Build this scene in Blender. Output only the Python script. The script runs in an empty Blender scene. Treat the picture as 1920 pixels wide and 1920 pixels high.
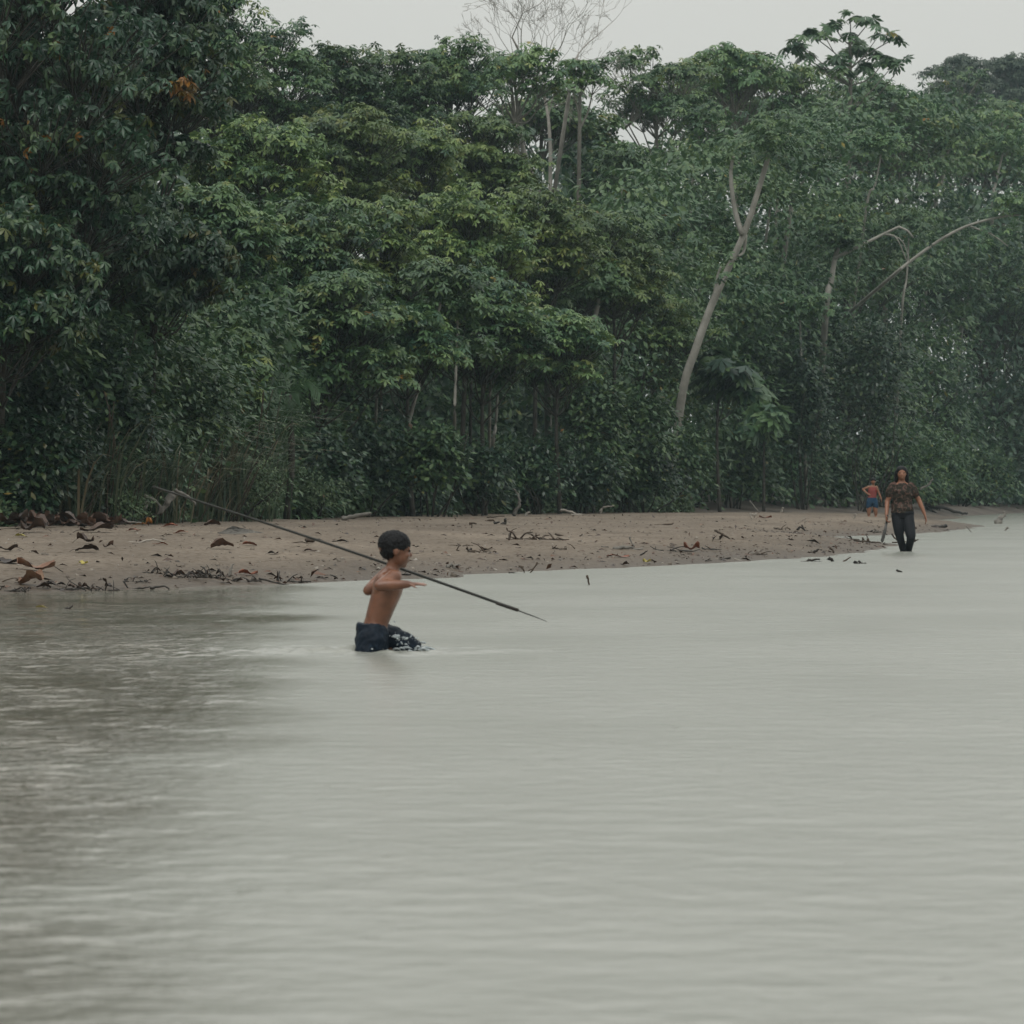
import bpy, math, random
import numpy as np
from mathutils import Vector

# ------------------------------------------------------------------ camera, sky, sun, exposure
FPX, CAMH, HORIZ = 8500.0, 0.87, 925.0      # focal length in photo pixels, eye height above the water, horizon row
sc = bpy.context.scene
cam_d = bpy.data.cameras.new("camera")
cam = bpy.data.objects.new("camera", cam_d)
sc.collection.objects.link(cam)
cam.location = (0, 0, CAMH)
cam.rotation_euler = (math.radians(90), 0, 0)
cam_d.sensor_width = 36
cam_d.lens = FPX / 1920 * 36
cam_d.shift_y = (HORIZ - 960) / 1920
cam_d.clip_start, cam_d.clip_end = 0.5, 3000
cam_d.dof.use_dof = True
cam_d.dof.focus_distance = 52
cam_d.dof.aperture_fstop = 11.0
sc.camera = cam

world = bpy.data.worlds.new("World"); sc.world = world; world.use_nodes = True
wn, wl = world.node_tree.nodes, world.node_tree.links
wn.clear()
SUN_EL, SUN_ROT = math.radians(58), math.radians(160)
sky = wn.new("ShaderNodeTexSky"); sky.sky_type = 'NISHITA'; sky.sun_disc = False
sky.sun_elevation, sky.sun_rotation = SUN_EL, SUN_ROT
sky.dust_density = 6.0
hs = wn.new("ShaderNodeHueSaturation"); hs.inputs['Saturation'].default_value = 0.12
tc = wn.new("ShaderNodeTexCoord"); sep = wn.new("ShaderNodeSeparateXYZ")
ramp = wn.new("ShaderNodeValToRGB")                       # overcast cloud layer: brighter towards the zenith
ramp.color_ramp.elements[0].position = 0.0; ramp.color_ramp.elements[0].color = (6.25, 6.2, 5.8, 1)
ramp.color_ramp.elements[1].position = 1.0; ramp.color_ramp.elements[1].color = (12.8, 13.1, 12.8, 1)
mixc = wn.new("ShaderNodeMix"); mixc.data_type = 'RGBA'; mixc.inputs[0].default_value = 0.92
bg = wn.new("ShaderNodeBackground"); bg.inputs['Strength'].default_value = 0.1
wo = wn.new("ShaderNodeOutputWorld")
wl.new(sky.outputs[0], hs.inputs['Color']); wl.new(hs.outputs[0], mixc.inputs[6])
wl.new(tc.outputs['Generated'], sep.inputs[0]); wl.new(sep.outputs['Z'], ramp.inputs[0]); wl.new(ramp.outputs[0], mixc.inputs[7])
wl.new(mixc.outputs[2], bg.inputs['Color']); wl.new(bg.outputs[0], wo.inputs['Surface'])

sun_d = bpy.data.lights.new("sun", 'SUN'); sun_d.energy = 1.3; sun_d.angle = math.radians(40); sun_d.color = (1, 0.97, 0.92)
sun = bpy.data.objects.new("sun", sun_d); sc.collection.objects.link(sun)
sun.rotation_euler = (math.radians(90) - SUN_EL, 0, math.radians(-20))

sc.view_settings.view_transform = 'Standard'; sc.view_settings.look = 'None'
sc.view_settings.exposure = 0.0; sc.view_settings.gamma = 1.0; sc.view_settings.use_curve_mapping = False
sc.render.engine = 'CYCLES'
cy = sc.cycles
cy.max_bounces = 5; cy.diffuse_bounces = 2; cy.glossy_bounces = 2; cy.transmission_bounces = 2
cy.volume_bounces = 0; cy.transparent_max_bounces = 4
cy.use_denoising = True
cy.caustics_reflective = False; cy.caustics_refractive = False

# ------------------------------------------------------------------ helpers
COL = sc.collection
def W(px, py, D):                                         # a point seen at photo pixel (px, py) at distance D
    return np.array([(px - 960) / FPX * D, D, CAMH - (py - HORIZ) / FPX * D])
def PXM(D): return FPX / D                                # photo pixels per metre

def smooth(a, b, x):
    t = np.clip((x - a) / (b - a), 0, 1); return t * t * (3 - 2 * t)

class Noise2:
    def __init__(s, seed, n=10, lam=(0.5, 3)):
        r = np.random.RandomState(seed)
        s.k = 2 * np.pi / np.exp(r.uniform(np.log(lam[0]), np.log(lam[1]), n)); s.a = r.uniform(0, 2 * np.pi, n)
        s.p = r.uniform(0, 6.28, n); s.w = (1 / s.k); s.w /= s.w.sum()
    def __call__(s, x, y):
        o = np.zeros(np.broadcast(x, y).shape)
        for k, a, p, w in zip(s.k, s.a, s.p, s.w):
            o = o + w * np.sin(k * (x * np.cos(a) + y * np.sin(a)) + p)
        return o

class Buf:                                                # collects triangles and quads with a per-vertex tint
    def __init__(s): s.V = []; s.T = []; s.Q = []; s.C = []; s.n = 0
    def add(s, V, T=None, Q=None, C=0.5):
        V = np.asarray(V, float).reshape(-1, 3)
        s.V.append(V); s.C.append(np.broadcast_to(np.asarray(C, float), (len(V),)))
        if T is not None and len(T): s.T.append(np.asarray(T, int).reshape(-1, 3) + s.n)
        if Q is not None and len(Q): s.Q.append(np.asarray(Q, int).reshape(-1, 4) + s.n)
        s.n += len(V)
    def mesh(s, name, mat, origin=(0, 0, 0), smooth_shade=False):
        me = bpy.data.meshes.new(name)
        V = np.concatenate(s.V) - np.asarray(origin, float)
        T = np.concatenate(s.T) if s.T else np.zeros((0, 3), int)
        Q = np.concatenate(s.Q) if s.Q else np.zeros((0, 4), int)
        me.vertices.add(len(V)); me.vertices.foreach_set('co', V.astype(np.float32).ravel())
        nl = len(T) * 3 + len(Q) * 4
        me.loops.add(nl); me.loops.foreach_set('vertex_index', np.concatenate([T.ravel(), Q.ravel()]).astype(np.int32))
        me.polygons.add(len(T) + len(Q))
        ls = np.concatenate([np.arange(len(T)) * 3, len(T) * 3 + np.arange(len(Q)) * 4]).astype(np.int32)
        me.polygons.foreach_set('loop_start', ls)
        if smooth_shade: me.polygons.foreach_set('use_smooth', np.ones(len(ls), bool))
        at = me.attributes.new('tint', 'FLOAT', 'POINT'); at.data.foreach_set('value', np.concatenate(s.C).astype(np.float32))
        me.update(calc_edges=True)
        if mat: me.materials.append(mat)
        return me

def link(name, me, parent=None, loc=None):
    o = bpy.data.objects.new(name, me); COL.objects.link(o)
    if parent is not None: o.parent = parent
    if loc is not None: o.location = loc
    return o
def tag(o, label=None, cat=None, group=None, kind=None):
    if label: o['label'] = label
    if cat: o['category'] = cat
    if group: o['group'] = group
    if kind: o['kind'] = kind
    return o
def empty(name, loc, label, cat, group=None):
    o = link(name, None, None, loc); o.empty_display_size = 0.2
    return tag(o, label, cat, group)

def tube(buf, pts, rad, sides=6, tint=0.5, cap=True):
    P = np.asarray(pts, float); n = len(P)
    R = np.broadcast_to(np.asarray(rad, float), (n,))
    t = np.gradient(P, axis=0); t /= np.linalg.norm(t, axis=1, keepdims=True) + 1e-9
    ref = np.array([0.31, 0.87, 0.2]) if abs(t[0, 2]) > 0.6 else np.array([0.1, 0.15, 1.0])
    u = np.cross(t, ref); u /= np.linalg.norm(u, axis=1, keepdims=True) + 1e-9
    v = np.cross(t, u)
    a = np.arange(sides) * 2 * np.pi / sides
    V = P[:, None] + R[:, None, None] * (np.cos(a)[None, :, None] * u[:, None] + np.sin(a)[None, :, None] * v[:, None])
    i = np.arange(n - 1)[:, None] * sides; j = np.arange(sides)[None]; k = (j + 1) % sides
    Q = np.stack([i + j, i + k, i + sides + k, i + sides + j], -1).reshape(-1, 4)
    V = V.reshape(-1, 3); T = []
    if cap:
        m = len(V); V = np.vstack([V, P[:1], P[-1:]])
        for q in range(sides):
            T.append((m, (q + 1) % sides, q)); T.append((m + 1, (n - 1) * sides + q, (n - 1) * sides + (q + 1) % sides))
    buf.add(V, T, Q, tint)

def spline(pts, n):                                       # smooth resample of a polyline
    P = np.asarray(pts, float)
    if len(P) < 3: return P[0] + np.linspace(0, 1, n)[:, None] * (P[-1] - P[0])
    out = []; t = np.linspace(0, len(P) - 1, n)
    for x in t:
        i = min(int(x), len(P) - 2); f = x - i
        p0, p1, p2, p3 = P[max(i - 1, 0)], P[i], P[i + 1], P[min(i + 2, len(P) - 1)]
        out.append(0.5 * (2 * p1 + (p2 - p0) * f + (2 * p0 - 5 * p1 + 4 * p2 - p3) * f * f + (3 * p1 - p0 - 3 * p2 + p3) * f ** 3))
    return np.array(out)

# ------------------------------------------------------------------ materials
def nm(name):
    m = bpy.data.materials.new(name); m.use_nodes = True
    t = m.node_tree; t.nodes.clear()
    out = t.nodes.new("ShaderNodeOutputMaterial"); b = t.nodes.new("ShaderNodeBsdfPrincipled")
    t.links.new(b.outputs[0], out.inputs['Surface'])
    return m, t, b, out
def ramp_node(t, stops):
    r = t.nodes.new("ShaderNodeValToRGB"); e = r.color_ramp.elements
    while len(e) < len(stops): e.new(0.5)
    for q, (p, c) in zip(e, stops): q.position = p; q.color = (*c, 1)
    return r
def leaf_mat(name, stops, rough=0.42, transl=0.22, spec=0.5, var=0.25):
    m, t, b, out = nm(name)
    at = t.nodes.new("ShaderNodeAttribute"); at.attribute_name = 'tint'
    r = ramp_node(t, stops); t.links.new(at.outputs['Fac'], r.inputs[0])
    oi = t.nodes.new("ShaderNodeObjectInfo")
    mr = t.nodes.new("ShaderNodeMapRange"); mr.inputs[3].default_value = 1 - var; mr.inputs[4].default_value = 1 + var
    t.links.new(oi.outputs['Random'], mr.inputs[0])
    hv = t.nodes.new("ShaderNodeHueSaturation"); t.links.new(r.outputs[0], hv.inputs['Color']); t.links.new(mr.outputs[0], hv.inputs['Value'])
    t.links.new(hv.outputs[0], b.inputs['Base Color'])
    b.inputs['Roughness'].default_value = rough; b.inputs['Specular IOR Level'].default_value = spec
    tr = t.nodes.new("ShaderNodeBsdfTranslucent"); t.links.new(hv.outputs[0], tr.inputs['Color'])
    mx = t.nodes.new("ShaderNodeMixShader"); mx.inputs[0].default_value = transl
    t.links.new(b.outputs[0], mx.inputs[1]); t.links.new(tr.outputs[0], mx.inputs[2]); t.links.new(mx.outputs[0], out.inputs['Surface'])
    return m
def noise_mat(name, c1, c2, scale=6, rough=0.8, detail=6, bump=0.0, bscale=20, spec=0.3, stretch=(1, 1, 1), tint=False):
    m, t, b, out = nm(name)
    tc = t.nodes.new("ShaderNodeTexCoord"); mp = t.nodes.new("ShaderNodeMapping"); mp.inputs['Scale'].default_value = stretch
    t.links.new(tc.outputs['Object'], mp.inputs[0])
    n = t.nodes.new("ShaderNodeTexNoise"); n.inputs['Scale'].default_value = scale; n.inputs['Detail'].default_value = detail
    t.links.new(mp.outputs[0], n.inputs['Vector'])
    r = ramp_node(t, [(0.3, c1), (0.7, c2)]); t.links.new(n.outputs['Fac'], r.inputs[0])
    t.links.new(r.outputs[0], b.inputs['Base Color'])
    b.inputs['Roughness'].default_value = rough; b.inputs['Specular IOR Level'].default_value = spec
    if bump:
        n2 = t.nodes.new("ShaderNodeTexNoise"); n2.inputs['Scale'].default_value = bscale; n2.inputs['Detail'].default_value = 5
        t.links.new(mp.outputs[0], n2.inputs['Vector'])
        bp = t.nodes.new("ShaderNodeBump"); bp.inputs['Distance'].default_value = bump
        t.links.new(n2.outputs['Fac'], bp.inputs['Height']); t.links.new(bp.outputs[0], b.inputs['Normal'])
    return m

YEL, ORA, BRN = (0.20, 0.17, 0.03), (0.26, 0.11, 0.015), (0.10, 0.045, 0.02)
M = {}
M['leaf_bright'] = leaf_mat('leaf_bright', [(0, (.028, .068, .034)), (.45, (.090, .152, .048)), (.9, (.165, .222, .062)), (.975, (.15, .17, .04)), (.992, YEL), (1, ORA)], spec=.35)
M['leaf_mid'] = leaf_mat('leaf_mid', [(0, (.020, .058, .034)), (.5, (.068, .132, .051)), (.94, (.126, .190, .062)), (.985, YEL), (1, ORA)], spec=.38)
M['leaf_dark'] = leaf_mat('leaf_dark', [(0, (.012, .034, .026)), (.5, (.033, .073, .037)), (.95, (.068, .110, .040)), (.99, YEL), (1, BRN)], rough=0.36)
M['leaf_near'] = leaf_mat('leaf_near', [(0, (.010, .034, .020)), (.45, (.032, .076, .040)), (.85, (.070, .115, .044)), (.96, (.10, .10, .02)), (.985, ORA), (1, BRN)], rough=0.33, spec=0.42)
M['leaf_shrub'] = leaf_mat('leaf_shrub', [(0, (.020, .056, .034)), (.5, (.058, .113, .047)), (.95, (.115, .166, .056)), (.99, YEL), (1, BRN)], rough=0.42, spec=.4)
M['leaf_haze'] = leaf_mat('leaf_far', [(0, (.03, .05, .03)), (1, (.06, .085, .045))], rough=0.6)
M['weed'] = leaf_mat('weed', [(0, (.035, .07, .032)), (.5, (.075, .12, .055)), (.95, (.13, .17, .085)), (1, BRN)], rough=.5, spec=.3)
M['grass'] = leaf_mat('cane_grass', [(0, (.04, .08, .045)), (.6, (.08, .12, .065)), (.85, (.14, .14, .085)), (1, (.24, .19, .12))], rough=0.4)
M['dead_leaf'] = leaf_mat('dead_leaf', [(0, (.02, .014, .011)), (.5, (.07, .035, .02)), (.85, (.14, .065, .035)), (1, (.19, .12, .075))], rough=0.5, transl=0.05)
M['orange_leaf'] = leaf_mat('orange_leaf', [(0, (.25, .09, .02)), (1, (.33, .15, .03))], rough=0.55, transl=0.1)
M['red_leaf'] = leaf_mat('red_leaf', [(0, (.15, .04, .02)), (1, (.22, .08, .04))], rough=0.55, transl=0.1)
M['yellow_leaf'] = leaf_mat('yellow_leaf', [(0, (.30, .26, .05)), (1, (.38, .32, .09))], rough=0.55, transl=0.15)
M['bark'] = noise_mat('pale_bark', (.085, .08, .066), (.185, .175, .15), 3.0, .85, 8, .02, 14, stretch=(1, 1, .6))
M['bark_pale'] = noise_mat('whitish_bark', (.15, .145, .125), (.29, .28, .25), 3.0, .85, 8, .02, 14, stretch=(1, 1, .6))
M['bark_dark'] = noise_mat('dark_bark', (.022, .020, .016), (.055, .049, .039), 5, .85, 8, .015, 18)
M['twig_pale'] = noise_mat('twig_pale', (.20, .19, .17), (.32, .30, .27), 3, .8)
M['drift_pale'] = noise_mat('drift_pale', (.22, .20, .17), (.36, .33, .29), 9, .8, 6, .006, 40)
M['drift_grey'] = noise_mat('drift_grey', (.10, .095, .085), (.22, .205, .18), 10, .8, 6, .006, 40, stretch=(1, 1, 1))
M['drift_dark'] = noise_mat('drift_dark', (.010, .009, .008), (.035, .028, .022), 12, .5, 6, .004, 40)
M['drift_brown'] = noise_mat('drift_brown', (.035, .025, .018), (.085, .06, .042), 12, .65, 6, .004, 40)
M['soil'] = noise_mat('forest_soil', (.030, .024, .018), (.075, .060, .045), .8, .9, 8, .03, 4)
M['mud'] = noise_mat('mud', (.060, .050, .041), (.125, .104, .085), .7, .75, 8, .05, 3)
M['skin'] = noise_mat('skin', (.105, .043, .024), (.195, .083, .045), 14, .33, 5, .004, 30, spec=.5)
M['skin_woman'] = noise_mat('skin_woman', (.19, .085, .05), (.24, .11, .065), 9, .45, 4, spec=.4)
M['skin_child'] = noise_mat('skin_child', (.19, .09, .052), (.24, .115, .066), 9, .5, 4)
M['hair'] = noise_mat('hair', (.004, .004, .005), (.011, .011, .012), 60, .5, 4, .004, 120, spec=.14)
M['eye'] = noise_mat('eye', (.01, .008, .007), (.02, .015, .012), 5, .2)
M['spear'] = noise_mat('spear_wood', (.008, .009, .008), (.022, .022, .018), 30, .4, 4)
M['iron'] = noise_mat('iron', (.05, .05, .05), (.10, .095, .09), 40, .45, 4)

# sand: damp tan sand, fine grit and darker damp zones near the waterline
def sand_mat():
    m, t, b, out = nm('sand')
    tc = t.nodes.new("ShaderNodeTexCoord")
    def noi(scale, det, st=(1, 1, 1)):
        mp = t.nodes.new("ShaderNodeMapping"); mp.inputs['Scale'].default_value = st; t.links.new(tc.outputs['Object'], mp.inputs[0])
        n = t.nodes.new("ShaderNodeTexNoise"); n.inputs['Scale'].default_value = scale; n.inputs['Detail'].default_value = det
        t.links.new(mp.outputs[0], n.inputs['Vector']); return n
    n1 = noi(.55, 8, (1, .45, 1)); n2 = noi(14, 8); n3 = noi(45, 4)
    r1 = ramp_node(t, [(.3, (.132, .106, .081)), (.7, (.208, .171, .133))]); t.links.new(n1.outputs['Fac'], r1.inputs[0])
    r2 = ramp_node(t, [(.33, (.52, .48, .43)), (.52, (1, 1, 1))]); t.links.new(n2.outputs['Fac'], r2.inputs[0])
    mx = t.nodes.new("ShaderNodeMix"); mx.data_type = 'RGBA'; mx.blend_type = 'MULTIPLY'; mx.inputs[0].default_value = 1
    t.links.new(r1.outputs[0], mx.inputs[6]); t.links.new(r2.outputs[0], mx.inputs[7])
    at = t.nodes.new("ShaderNodeAttribute"); at.attribute_name = 'tint'                 # wetness: how near the waterline
    r3 = ramp_node(t, [(0, (1, 1, 1)), (1, (.44, .40, .35))]); t.links.new(at.outputs['Fac'], r3.inputs[0])
    mx2 = t.nodes.new("ShaderNodeMix"); mx2.data_type = 'RGBA'; mx2.blend_type = 'MULTIPLY'; mx2.inputs[0].default_value = 1
    t.links.new(mx.outputs[2], mx2.inputs[6]); t.links.new(r3.outputs[0], mx2.inputs[7])
    t.links.new(mx2.outputs[2], b.inputs['Base Color'])
    mr = t.nodes.new("ShaderNodeMapRange"); mr.inputs[3].default_value = .9; mr.inputs[4].default_value = .5
    t.links.new(at.outputs['Fac'], mr.inputs[0]); t.links.new(mr.outputs[0], b.inputs['Roughness'])
    b.inputs['Specular IOR Level'].default_value = .25
    ad = t.nodes.new("ShaderNodeMath"); ad.operation = 'MULTIPLY_ADD'; ad.inputs[1].default_value = .35
    t.links.new(n3.outputs['Fac'], ad.inputs[0]); t.links.new(n2.outputs['Fac'], ad.inputs[2])
    bp = t.nodes.new("ShaderNodeBump"); bp.inputs['Distance'].default_value = .03; bp.inputs['Strength'].default_value = .9
    t.links.new(ad.outputs[0], bp.inputs['Height']); t.links.new(bp.outputs[0], b.inputs['Normal'])
    return m
M['sand'] = sand_mat()

def water_mat():
    m, t, b, out = nm('river_water')
    tc = t.nodes.new("ShaderNodeTexCoord")
    def noi(scale, det, st, rot=0):
        mp = t.nodes.new("ShaderNodeMapping"); mp.inputs['Scale'].default_value = st; mp.inputs['Rotation'].default_value = (0, 0, rot)
        t.links.new(tc.outputs['Object'], mp.inputs[0])
        n = t.nodes.new("ShaderNodeTexNoise"); n.inputs['Scale'].default_value = scale; n.inputs['Detail'].default_value = det
        n.inputs['Roughness'].default_value = .5
        t.links.new(mp.outputs[0], n.inputs['Vector']); return n
    big = noi(.45, 4, (1, .6, 1), .2)                      # gusts and eddies: calmer and choppier patches
    a = noi(3.6, 3, (.9, 1.0, 1), .12); c = noi(10.0, 3, (.9, 1.0, 1), -.15); f = noi(26.0, 2, (1, 1, 1), .4)
    r = t.nodes.new("ShaderNodeMapRange"); r.inputs[1].default_value = .3; r.inputs[2].default_value = .7; r.inputs[3].default_value = .45; r.inputs[4].default_value = 1.25
    t.links.new(big.outputs['Fac'], r.inputs[0])
    def mul(x, f):
        q = t.nodes.new("ShaderNodeMath"); q.operation = 'MULTIPLY'; q.inputs[1].default_value = f; t.links.new(x, q.inputs[0]); return q.outputs[0]
    def bi(op, x, y):
        q = t.nodes.new("ShaderNodeMath"); q.operation = op; t.links.new(x, q.inputs[0]); t.links.new(y, q.inputs[1]); return q.outputs[0]
    # strip of sheltered, choppier current along the left bank (its edge runs along a line X = -.6 - .035 Y in the world)
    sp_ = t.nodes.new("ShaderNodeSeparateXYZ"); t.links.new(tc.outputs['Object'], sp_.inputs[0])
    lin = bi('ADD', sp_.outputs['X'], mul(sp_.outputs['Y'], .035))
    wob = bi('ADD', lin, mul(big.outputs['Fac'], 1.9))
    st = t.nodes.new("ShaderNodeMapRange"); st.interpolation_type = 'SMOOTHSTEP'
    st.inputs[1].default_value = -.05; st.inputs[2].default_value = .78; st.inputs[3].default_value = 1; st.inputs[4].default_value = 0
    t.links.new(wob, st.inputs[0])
    s1 = t.nodes.new("ShaderNodeMath"); s1.operation = 'ADD'
    t.links.new(mul(a.outputs['Fac'], .006), s1.inputs[0]); t.links.new(bi('ADD', mul(c.outputs['Fac'], .010), mul(f.outputs['Fac'], .0022)), s1.inputs[1])
    amp = bi('MULTIPLY', r.outputs[0], bi('ADD', mul(st.outputs[0], 1.2), mul(r.outputs[0], 1.3)))
    s2 = t.nodes.new("ShaderNodeMath"); s2.operation = 'MULTIPLY'; t.links.new(s1.outputs[0], s2.inputs[0]); t.links.new(amp, s2.inputs[1])
    rg = t.nodes.new("ShaderNodeMapRange"); rg.inputs[3].default_value = .235; rg.inputs[4].default_value = .05
    t.links.new(st.outputs[0], rg.inputs[0]); t.links.new(rg.outputs[0], b.inputs['Roughness'])
    # scattered rain pocks
    v = t.nodes.new("ShaderNodeTexVoronoi"); v.inputs['Scale'].default_value = 3.2; t.links.new(tc.outputs['Object'], v.inputs['Vector'])
    pk = t.nodes.new("ShaderNodeMapRange"); pk.inputs[1].default_value = .0; pk.inputs[2].default_value = .05; pk.inputs[3].default_value = -.03; pk.inputs[4].default_value = 0
    t.links.new(v.outputs['Distance'], pk.inputs[0])
    s3 = t.nodes.new("ShaderNodeMath"); s3.operation = 'ADD'; t.links.new(s2.outputs[0], s3.inputs[0]); t.links.new(pk.outputs[0], s3.inputs[1])
    bp = t.nodes.new("ShaderNodeBump"); bp.inputs['Distance'].default_value = 1.0; bp.inputs['Strength'].default_value = 1.0
    t.links.new(s3.outputs[0], bp.inputs['Height']); t.links.new(bp.outputs[0], b.inputs['Normal'])
    wc = t.nodes.new("ShaderNodeMix"); wc.data_type = 'RGBA'; wc.inputs[6].default_value = (.262, .268, .235, 1); wc.inputs[7].default_value = (.185, .170, .138, 1)  # strip browner and darker, painting some of the forest's dark reflection into the colour
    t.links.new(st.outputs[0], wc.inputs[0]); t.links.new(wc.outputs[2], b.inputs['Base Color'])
    b.inputs['IOR'].default_value = 1.33
    return m
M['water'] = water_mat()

def cloth_pattern(name, cols, scale, rough=.8):
    m, t, b, out = nm(name)
    tc = t.nodes.new("ShaderNodeTexCoord")
    n = t.nodes.new("ShaderNodeTexNoise"); n.inputs['Scale'].default_value = scale; n.inputs['Detail'].default_value = 3
    n.inputs['Distortion'].default_value = 1.2
    t.links.new(tc.outputs['Object'], n.inputs['Vector'])
    r = ramp_node(t, cols); r.color_ramp.interpolation = 'B_SPLINE'; t.links.new(n.outputs['Fac'], r.inputs[0])
    t.links.new(r.outputs[0], b.inputs['Base Color']); b.inputs['Roughness'].default_value = rough; b.inputs['Specular IOR Level'].default_value = .12
    return m
M['shorts'] = cloth_pattern('navy_shorts', [(0, (.004, .007, .012)), (.58, (.007, .012, .020)), (.68, (.016, .032, .055)), (.78, (.10, .13, .16)), (1, (.2, .24, .27))], 15, .5)
M['floral'] = cloth_pattern('floral_shirt', [(0, (.018, .018, .012)), (.46, (.020, .019, .014)), (.55, (.05, .038, .03)), (.61, (.13, .066, .058)), (.67, (.03, .034, .023)), (.76, (.2, .18, .155)), (1, (.3, .28, .24))], 17)
M['trousers'] = cloth_pattern('dark_trousers', [(0, (.007, .008, .010)), (1, (.018, .02, .024))], 8, .6)
M['red_top'] = cloth_pattern('red_top', [(0, (.15, .035, .034)), (.6, (.21, .05, .045)), (1, (.28, .10, .085))], 8)
M['blue_shorts'] = cloth_pattern('blue_shorts', [(0, (.014, .036, .072)), (1, (.022, .058, .105))], 8)

# ------------------------------------------------------------------ terrain functions
EDGE = np.array([(-30, 15), (-20, 38), (-13.5, 52), (-9.6, 62), (-7.7, 68), (-5.8, 75), (-4.8, 88), (-3.06, 100), (.54, 115), (5.2, 130), (11.3, 150),
                 (16.3, 175), (24.3, 215), (40, 262), (80, 310), (200, 340)], float)   # foot of the forest bank
SHORE = np.array([(-16, 44), (-11, 41), (-7, 40), (-4.46, 39.5), (-3.6, 40.8), (-2.79, 42.3), (-1.88, 44.3), (-.72, 46.8), (0, 50), (1.51, 53.6), (3.34, 59.2),
                  (4.35, 62.7), (5.55, 69.5), (6.45, 76), (6.25, 84), (6.05, 90), (8.3, 96), (10.0, 104), (12.6, 121), (12.0, 128), (12.5, 140), (16, 160), (2, 170), (-25, 100), (-25, 46)], float)

def seg_dist(P, poly, closed=False):
    A = poly; B = np.roll(poly, -1, 0)
    if not closed: A, B = A[:-1], B[:-1]
    best = np.full(len(P), 1e9); side = np.zeros(len(P))
    for a, b in zip(A, B):
        d = b - a; t = np.clip(((P - a) @ d) / (d @ d), 0, 1)
        q = P - (a + t[:, None] * d); L = np.hypot(q[:, 0], q[:, 1])
        cr = d[0] * (P[:, 1] - a[1]) - d[1] * (P[:, 0] - a[0])
        m = L < best; best[m] = L[m]; side[m] = np.sign(cr[m])
    return best, side
def inside(P, poly):
    r = np.zeros(len(P), bool); j = len(poly) - 1
    for i in range(len(poly)):
        a, b = poly[i], poly[j]; j = i
        c = ((a[1] > P[:, 1]) != (b[1] > P[:, 1])) & (P[:, 0] < (b[0] - a[0]) * (P[:, 1] - a[1]) / (b[1] - a[1] + 1e-12) + a[0])
        r ^= c
    return r
nz1, nz2, nz3, nz4 = Noise2(1, 12, (2, 9)), Noise2(2, 16, (.35, 1.6)), Noise2(3, 10, (3, 15)), Noise2(7, 12, (.8, 3))
def bank_s(x, y):
    P = np.stack([np.ravel(x), np.ravel(y)], 1).astype(float)
    d, s = seg_dist(P, EDGE); return d * s
def ground_z(x, y):
    x = np.ravel(x).astype(float); y = np.ravel(y).astype(float)
    s = bank_s(x, y)
    wide = smooth(105, 150, y)
    up = .30 + (0.75 + .55 * wide) * smooth(0, 4.5 + 4.5 * wide, s) + .02 * np.clip(s - 6, 0, 60) + .18 * nz1(x, y) * smooth(0, 3, s)
    dn = .30 + .28 * s
    return np.where(s > 0, up, np.maximum(dn, -1.2))
def sand_z(x, y):
    x = np.ravel(x).astype(float); y = np.ravel(y).astype(float)
    P = np.stack([x, y], 1)
    d, _ = seg_dist(P, SHORE, True); ins = inside(P, SHORE)
    wob = .35 * nz4(x, y)
    d = np.where(ins, d, -d) + wob * np.clip(1 - np.abs(d) / 3, 0, 1)
    dp = np.clip(d, 0, None)
    z = .20 * (1 - np.exp(-dp / 1.6)) + .28 * (1 - np.exp(-dp / 13)) + np.clip(d, -3, 0) * .09
    z = z + (.034 * nz2(x, y) + .05 * nz1(x, y)) * smooth(0, 1.5, d)
    return z, d
def hit(px, py):                                           # where the view ray through a photo pixel meets sand, bank or water
    D = np.arange(20, 300, .08)
    X = (px - 960) / FPX * D; Z = CAMH - (py - HORIZ) / FPX * D
    h = np.maximum(np.maximum(sand_z(X, D)[0], ground_z(X, D)), 0)
    k = np.argmax(Z < h); s = bank_s(X, D); j = np.argmax(s > -1.8)
    k = min(k, j) if j > 0 and px < 1300 else k
    return D[k], h[k]

def grid_mesh(xs, ys, zfun, name, mat, keep=None, tint=None):
    X, Y = np.meshgrid(xs, ys); Z = zfun(X.ravel(), Y.ravel())
    V = np.stack([X.ravel(), Y.ravel(), Z], 1); nx = len(xs)
    i = np.arange(len(ys) - 1)[:, None] * nx; j = np.arange(nx - 1)[None]
    Q = np.stack([i + j, i + j + 1, i + nx + j + 1, i + nx + j], -1).reshape(-1, 4)
    if keep is not None:
        k = keep(V); Q = Q[k[Q].any(1)]
    b = Buf(); b.add(V, None, Q, .5 if tint is None else tint(V))
    return b.mesh(name, mat, smooth_shade=True)

# ------------------------------------------------------------------ setting: ground, sandbar, mud, river
def steps(*seg):
    out = []
    for a, b, s in seg: out += list(np.arange(a, b, s))
    return np.array(out + [seg[-1][1]])
gx = steps((-400, -60, 20), (-60, -20, 3), (-20, 30, .7), (30, 90, 3), (90, 600, 20))
gy = steps((-60, 30, 6), (30, 160, .8), (160, 280, 1.5), (280, 420, 6), (420, 1400, 40))
gm = grid_mesh(gx, gy, ground_z, 'ground', M['soil'])
gm.materials.append(M['mud'])
g = link('ground', gm); tag(g, kind='structure')
cen = np.zeros(len(gm.polygons) * 3, np.float32); gm.polygons.foreach_get('center', cen); cen = cen.reshape(-1, 3)
s_ = bank_s(cen[:, 0], cen[:, 1])
gm.polygons.foreach_set('material_index', ((s_ < 7) & (cen[:, 1] > 108)).astype(np.int32))

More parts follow.
